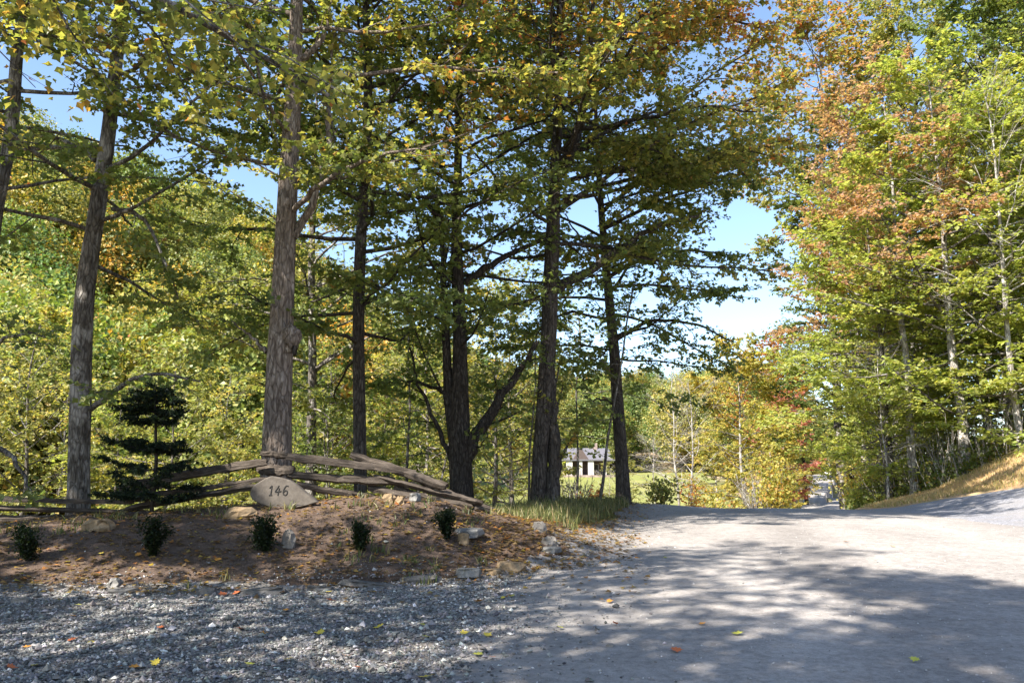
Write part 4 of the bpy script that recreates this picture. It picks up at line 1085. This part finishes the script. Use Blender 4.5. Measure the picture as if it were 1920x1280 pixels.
def conifer(px, py, top_py, Y, label):
    loc = pix(px, py, Y); loc[2] = H1(loc[0], Y)
    h = pix(px, top_py, Y)[2] - loc[2]; k = h / 1.75
    r = np.random.default_rng(9)
    e = empty('young_conifer', loc, label, 'conifer')
    b = Bag(); tube(b, np.array([(0, 0, -.1), (.02, 0, h * .4), (-.03, 0, h * .75), (-.06, 0, h)]), np.array([.028, .024, .016, .006]), 8); link_mesh('trunk', b.mesh('trunk'), e, BARK_DARK)
    bb = Bag(); T0 = []; TD = []; TL = []
    tiers = [(.12, .75, 7), (.20, .55, 5), (.36, .62, 6), (.48, .50, 7), (.55, .40, 6), (.72, .36, 8), (.80, .40, 9), (.88, .34, 8), (.94, .22, 6), (.99, .12, 4)]
    for f, Lr, nb in tiers:
        for i in range(nb):
            a = i * 6.283 / nb + r.normal(0, .3) + f * 9
            Lb = Lr * r.uniform(.6, 1.15) * (1.25 if math.cos(a) < -.3 else 1)
            P = grow(r, (-.03 * f, 0, h * f + r.normal(0, .02)), (math.cos(a), math.sin(a), .12), Lb, 5, .08, .0)
            tube(bb, P, np.linspace(.008, .003, 6), 4, cap=False)
            for j in range(int(Lb / .030)):
                t = .25 + .75 * r.random(); qd = t * 5; kk = min(int(qd), 4); p = P[kk] + (P[kk+1] - P[kk]) * (qd - kk); d = norm(P[kk+1] - P[kk])
                td = rotz(d, r.choice([-1, 1]) * r.uniform(.2, 1.2)); td[2] = r.normal(0, .25)
                T0.append(p); TD.append(td); TL.append(r.uniform(.06, .16))
    link_mesh('branches', bb.mesh('branches'), e, BARK_DARK)['kind'] = 'stuff'
    T0 = np.array(T0); TD = norm(np.array(TD)); TL = np.array(TL)
    idx = np.repeat(np.arange(len(T0)), 30); nl = len(idx)
    P = T0[idx] + TD[idx] * (TL[idx] * r.uniform(0, 1, nl))[:, None]
    A = TD[idx] * .6 + r.normal(0, .6, (nl, 3)); Cc = leaf_colors('needle', nl, r)
    thin = (LEAF2[0] * np.array((.4, 1, 1)), LEAF2[1])
    link_mesh('foliage', leaves_mesh('foliage', P, A, r.normal(0, 1, (nl, 3)), r.uniform(.03, .06, nl), Cc, thin), e, LEAF)
conifer(284, 955, 728, 11.0, 'dark young conifer with layered branches before the left rails')

# ------------------------------------------------------------------ shrubs beyond the verge
def far_shrub(px, Y, wpx, hpx, label, seed, **kw):
    x = at(px, Y); return shrub(px, 0, wpx, hpx, label, seed, hit=np.array((x, Y, H1(x, Y))), **kw)
far_shrub(1078, 27, 90, 120, 'pale twiggy leafless bush in front of the meadow', 21, nl=0, name='twiggy_bush', bark=BARK_PALE, nst=34, group=None, cat='bush')
far_shrub(1402, 47, 120, 95, 'grey twiggy bush under the yellow tree with pale stems', 22, nl=120, ls=.15, pal='yellow', name='twiggy_bush', bark=BARK_PALE, nst=34, group=None, cat='bush')
far_shrub(1286, 40, 40, 90, 'small bright orange bush at the foot of the pale bare trees', 23, nl=260, ls=.17, pal='fire', name='orange_bush', bark=BARK, group=None, cat='bush')
far_shrub(1325, 43, 110, 66, 'low orange-gold shrub peeping over the road crest', 24, nl=500, ls=.18, pal='yellow', name='orange_bush', bark=BARK, group=None, cat='bush')
far_shrub(1110, 25, 60, 60, 'low rust-coloured bush at the base of the leaning sapling', 25, nl=300, ls=.12, pal='fire', name='orange_bush', bark=BARK, group=None, cat='bush')
far_shrub(1235, 26.5, 110, 55, 'low green bush right of the last verge trunk', 26, nl=700, ls=.12, pal='mid', name='green_bush', bark=BARK, group=None, cat='bush')
far_shrub(1600, 40, 110, 95, 'orange-tipped bush on the right edge of the dipping road', 27, nl=1200, ls=.2, pal='yellow', name='orange_bush', bark=BARK, group=None, cat='bush')
far_shrub(1440, 46, 130, 120, 'golden bush on the left edge of the dipping road', 28, nl=1500, ls=.2, pal='yellow', name='golden_bush', bark=BARK, group=None, cat='bush')

# ------------------------------------------------------------------ loose gravel, fallen leaves, grass, brush
def pebbles(name, X, Y_, Z, S, C, seed, label):
    r = np.random.default_rng(seed); n = len(X)
    O = np.array([(1, 0, 0), (0, 1, 0), (-1, 0, 0), (0, -1, 0), (0, 0, .75), (0, 0, -.6)], float)
    Fo = np.array([(0, 1, 4), (1, 2, 4), (2, 3, 4), (3, 0, 4), (1, 0, 5), (2, 1, 5), (3, 2, 5), (0, 3, 5)])
    V = O[None] * r.uniform(.55, 1.25, (n, 6, 1)) + r.normal(0, .15, (n, 6, 3))
    a = r.uniform(0, 6.28, n); c, s = np.cos(a), np.sin(a)
    x = V[..., 0] * c[:, None] - V[..., 1] * s[:, None]; y = V[..., 0] * s[:, None] + V[..., 1] * c[:, None]
    V = np.stack([x, y, V[..., 2]], -1) * S[:, None, None] + np.stack([X, Y_, Z], -1)[:, None]
    F = (Fo[None] + (np.arange(n) * 6)[:, None, None]).reshape(-1, 3)
    o = link_mesh(name, npmesh(name, V.reshape(-1, 3), F, cols=np.repeat(C, 6, 0)), None, M_PEB)
    return tag(o, label, 'gravel', kind='stuff')
r = np.random.default_rng(8)
n = 125000
Yp = 4.6 * (13.5 / 4.6) ** r.random(n); Xp = r.uniform(-.68, .2, n) * Yp
d_, _, w_, _ = ridge_info(Xp, Yp)
e_ = .25 * fnoise(Xp, Yp, .8, 51)
pk = np.where(Xp < xl(Yp) + .1 + e_, 1.0, np.exp(-(Xp - xl(Yp) - .1 - e_) / .35) * .5)
pk = np.where(d_ < -(w_ - .35), pk, np.where(d_ < -(w_ - .75), .25, .02))
kp = r.random(n) < pk * .62
Xp, Yp = Xp[kp], Yp[kp]; n = len(Xp)
Sp = r.lognormal(math.log(.0088), .48, n).clip(.0035, .036)
gv = r.lognormal(math.log(.18), .52, n).clip(.05, .62)[:, None] * np.array((1.04, 1, .955)) * r.uniform(.93, 1.07, (n, 3))
pebbles('loose_gravel', Xp, Yp, top_z(Xp, Yp) + Sp * .35, Sp, gv, 2, 'loose grey gravel chips spread below the mound')
# sparse stones on the road
n = 6000
Yp = 4.6 * (26 / 4.6) ** r.random(n); Xp = xl(Yp) + r.random(n) ** 1.6 * (xr(Yp) - xl(Yp)); Sp = r.lognormal(math.log(.006), .35, n).clip(.003, .014)
gv = r.uniform(.2, .5, (n, 1)) * np.array((1, .96, .93)); pebbles('road_stones', Xp, Yp, top_z(Xp, Yp) + Sp * .3, Sp, gv, 4, 'fine loose stones scattered over the packed road')
# fallen leaves: the largest ones singly, the rest as litter
def flat_leaves(name, X, Y_, S, pal, seed):
    r = np.random.default_rng(seed); n = len(X)
    P = np.stack([X, Y_, top_z(X, Y_) + .012 + S * .12], -1); a = r.uniform(0, 6.28, n)
    A = np.stack([np.cos(a), np.sin(a), r.normal(0, .12, n)], -1); nn = np.array((0, 0, 1.0)) + r.normal(0, .22, (n, 3))
    return leaves_mesh(name, P, A, nn, S, leaf_colors(pal, n, r), LEAF4)
PAL['litter'] = [((.20, .13, .07), 4), ((.30, .20, .10), 3), ((.13, .085, .05), 3), ((.42, .30, .09), 1.2), ((.45, .20, .06), .8)]
PAL['bright'] = [((.55, .42, .06), 3), ((.55, .24, .04), 2.5), ((.42, .40, .07), 1.5), ((.50, .14, .05), .8)]
n = 9000; Yp = r.uniform(7.6, 13.2, n); Xp = r.uniform(-.7, .16, n) * Yp
d_, _, w_, _ = ridge_info(Xp, Yp); kp = (d_ < .7) & (r.random(n) < np.where(d_ > -w_, 1, .12)); Xp, Yp = Xp[kp], Yp[kp]
tag(link_mesh('leaf_litter', flat_leaves('leaf_litter', Xp, Yp, r.uniform(.03, .075, len(Xp)), 'litter', 5), None, LEAF), 'dry brown leaf litter over the mound', 'leaf litter', kind='stuff')
n = 5000; Yp = r.uniform(9.5, 24, n); Xp = xl(Yp) + r.normal(-.45, .45, n)
tag(link_mesh('roadside_litter', flat_leaves('roadside_litter', Xp, Yp, r.uniform(.03, .08, n), 'litter', 6), None, LEAF), 'dry leaves drifted along the left road edge', 'leaf litter', kind='stuff')
fr = np.random.default_rng(12)
spots = [(1143, 1130), (495, 1190), (50, 1217), (798, 1273), (710, 1178), (708, 1205), (240, 1122), (443, 1114), (360, 1135), (147, 1137), (407, 1018), (570, 1045), (15, 1048), (115, 1034), (540, 1240), (300, 1180), (620, 1128), (870, 1190), (960, 1120), (1050, 1180)]
for i in range(34): spots.append((fr.uniform(0, 1000), fr.uniform(990, 1270)))
for i in range(8): spots.append((fr.uniform(1100, 1800), fr.uniform(1000, 1250)))
bl = fr.choice(len(PAL['bright']), len(spots))
M_FL = [flat('fallen_leaf_%s' % nme, PAL['bright'][i][0], .7, .3, 30, .3) for i, nme in enumerate(('yellow', 'orange', 'olive', 'red'))]
fl_me = []
LOBES = np.array([(0, -.45), (.16, -.28), (.42, -.34), (.36, -.14), (.62, .06), (.34, .10), (.36, .30), (.16, .24), (0, .62), (-.16, .24), (-.36, .30), (-.34, .10), (-.62, .06), (-.36, -.14), (-.42, -.34), (-.16, -.28)])
for i in range(4):
    VV = np.vstack([np.c_[LOBES, .25 * (LOBES[:, 0] ** 2) + .18 * LOBES[:, 1] ** 2], (0, 0, 0)])
    me = npmesh('fallen_leaf', VV, np.array([(k, (k + 1) % 16, 16) for k in range(16)])); me.materials.append(M_FL[i]); fl_me.append(me)
cn = ('yellow', 'orange', 'olive-yellow', 'red')
for i, (px, py) in enumerate(spots):
    q = ground_hit(px, py); k = bl[i] if i > 4 else (1, 1, 1, 0, 0)[i]
    o = link_mesh('fallen_leaf', fl_me[k]); s = fr.uniform(.05, .085)
    o.location = (q[0], q[1], q[2] + .018); o.scale = (s, s, s); o.rotation_euler = (fr.normal(0, .2), fr.normal(0, .2), fr.uniform(0, 6.28))
    dd_, _, ww_, _ = ridge_info(np.array([q[0]]), np.array([q[1]]))
    where = 'packed road' if q[0] > xl(q[1]) else ('soil of the mound' if dd_[0] > -(ww_[0] - .3) else 'loose grey gravel')
    tag(o, 'fallen %s leaf lying on the %s' % (cn[k], where), 'leaf', 'fallen %s leaves on the %s' % (cn[k], where))
def grass(name, X, Y_, Hh, cols, seed, label, wid=.006, lean=.35):
    r = np.random.default_rng(seed); n = len(X)
    z = H(X, Y_) + .02
    a = r.uniform(0, 6.28, n); dx, dy = np.cos(a), np.sin(a)
    l = np.abs(r.normal(0, lean, n)) * Hh; la = r.uniform(0, 6.28, n); lx, ly = np.cos(la) * l, np.sin(la) * l
    b = np.stack([X, Y_, z], -1); s = np.stack([dx, dy, 0 * dx], -1) * wid
    m = b + np.stack([lx * .35, ly * .35, Hh * .6], -1); t = b + np.stack([lx, ly, Hh * .95], -1)
    V = np.stack([b - s, b + s, m - s * .7, m + s * .7, t], 1)
    F = np.array([(0, 1, 3), (0, 3, 2), (2, 3, 4)])
    o = link_mesh(name, npmesh(name, V.reshape(-1, 3), (F[None] + (np.arange(n) * 5)[:, None, None]).reshape(-1, 3), cols=np.repeat(cols, 5, 0)), None, GRASSM)
    return tag(o, label, 'grass', kind='stuff')
GP = [((.07, .09, .028), 3), ((.12, .135, .042), 3), ((.22, .195, .085), 2), ((.32, .265, .14), 1.0)]; PAL['grass'] = GP
PAL['dry'] = [((.42, .30, .14), 4), ((.50, .36, .18), 3), ((.30, .27, .09), 2.5), ((.36, .22, .11), 2)]
n = 14000; Yp = r.uniform(12.2, 27, n); d0 = r.normal(-.25, .75, n)
k = np.interp(Yp, RIDGE[:13, 1], RIDGE[:13, 0]); Xp = k - d0 * .9 + .1; kp = Xp < xl(Yp) - .15 - .4 * vnoise(Yp * 1.3, Yp * 0, 4) ; Xp, Yp = Xp[kp], Yp[kp]; n = len(Xp)
grass('verge_grass', Xp, Yp, r.uniform(.05, .24, n) * (.6 + .8 * (vnoise(Xp * 1.5, Yp * 1.5, 8) + .5)), leaf_colors('grass', n, r), 3, 'uncut verge grass around the trunks by the road')
n = 26000; u = r.random(n); Yp = r.uniform(13, 29.4, n); b0_ = np.interp(Yp, by, b0); b1_ = np.interp(Yp, by, b1); Xp = xr(Yp) + b0_ + .1 + u * (b1_ - b0_)
grass('bank_grass', Xp, Yp, r.uniform(.04, .13, n) + .06, leaf_colors('dry', n, r, vnoise(Xp * .5, Yp * .5, 5) + .5), 6, 'short dry tawny grass on the bank above the driveway', .012)
n = 260; Yp = r.uniform(8.3, 12.0, n); Xp = r.uniform(-.62, .02, n) * Yp; cl = vnoise(Xp * 1.2, Yp * 1.2, 15) > .05
Xp, Yp = np.repeat(Xp[cl], 9) + r.normal(0, .04, cl.sum() * 9), np.repeat(Yp[cl], 9) + r.normal(0, .04, cl.sum() * 9); n = len(Xp)
grass('mound_weeds', Xp, Yp, r.uniform(.04, .13, n), leaf_colors('grass', n, r), 7, 'sparse green weeds sprouting on the mound', .008, .7)
n = 30000; Yp = r.uniform(13, 75, n); Xp = at(r.uniform(-60, 1300, n), Yp); d_, _, _, _ = ridge_info(Xp, Yp); kp = (d_ > 4.5) & (H(Xp, Yp) > -9); Xp, Yp = Xp[kp], Yp[kp]; n = len(Xp)
grass('valley_grass', Xp, Yp, r.uniform(.3, 1.1, n), leaf_colors('grass', n, r, np.clip(vnoise(Xp * .2, Yp * .2, 5) + .75, 0, 1)), 9, 'tall pale weeds and grass filling the valley behind the fence', .03)
# brush under the right-hand wood
b = Bag(); n = 520; Yp = r.uniform(26.5, 36, n); off = np.interp(Yp, [26.5, 29.5, 36], [7.0, 3.6, 1.2]) + r.exponential(1.8, n)
Xp = xr(Yp) + off
for x, y in zip(Xp, Yp):
    h = r.uniform(.7, 2.6); P = grow(r, (x, y, H1(x, y) - .05), (r.normal(0, .25), r.normal(0, .25), 1), h, 4, .1, .03)
    tube(b, P, np.linspace(r.uniform(.012, .03), .005, 5), 4, cap=False)
tag(link_mesh('brushwood', b.mesh('brushwood'), None, BARK_PALE), 'thicket of thin grey stems under the right-hand wood', 'brushwood', kind='stuff')
n = 16000; Yp = r.uniform(26.5, 42, n); Xp = xr(Yp) + np.interp(Yp, [26.5, 29.5, 36, 42], [7.2, 3.4, .9, .6]) + r.exponential(2.0, n)
P = np.stack([Xp, Yp, H(Xp, Yp) + np.abs(r.normal(0, .45, n)) + .05], -1)
tag(link_mesh('undergrowth', leaves_mesh('undergrowth', P, r.normal(0, 1, (n, 3)), r.normal(0, .6, (n, 3)) + np.array((0, 0, 1)), r.uniform(.08, .18, n), leaf_colors('green', n, r), LEAF2), None, LEAF), 'low dark green undergrowth at the foot of the right-hand wood', 'undergrowth', kind='stuff')
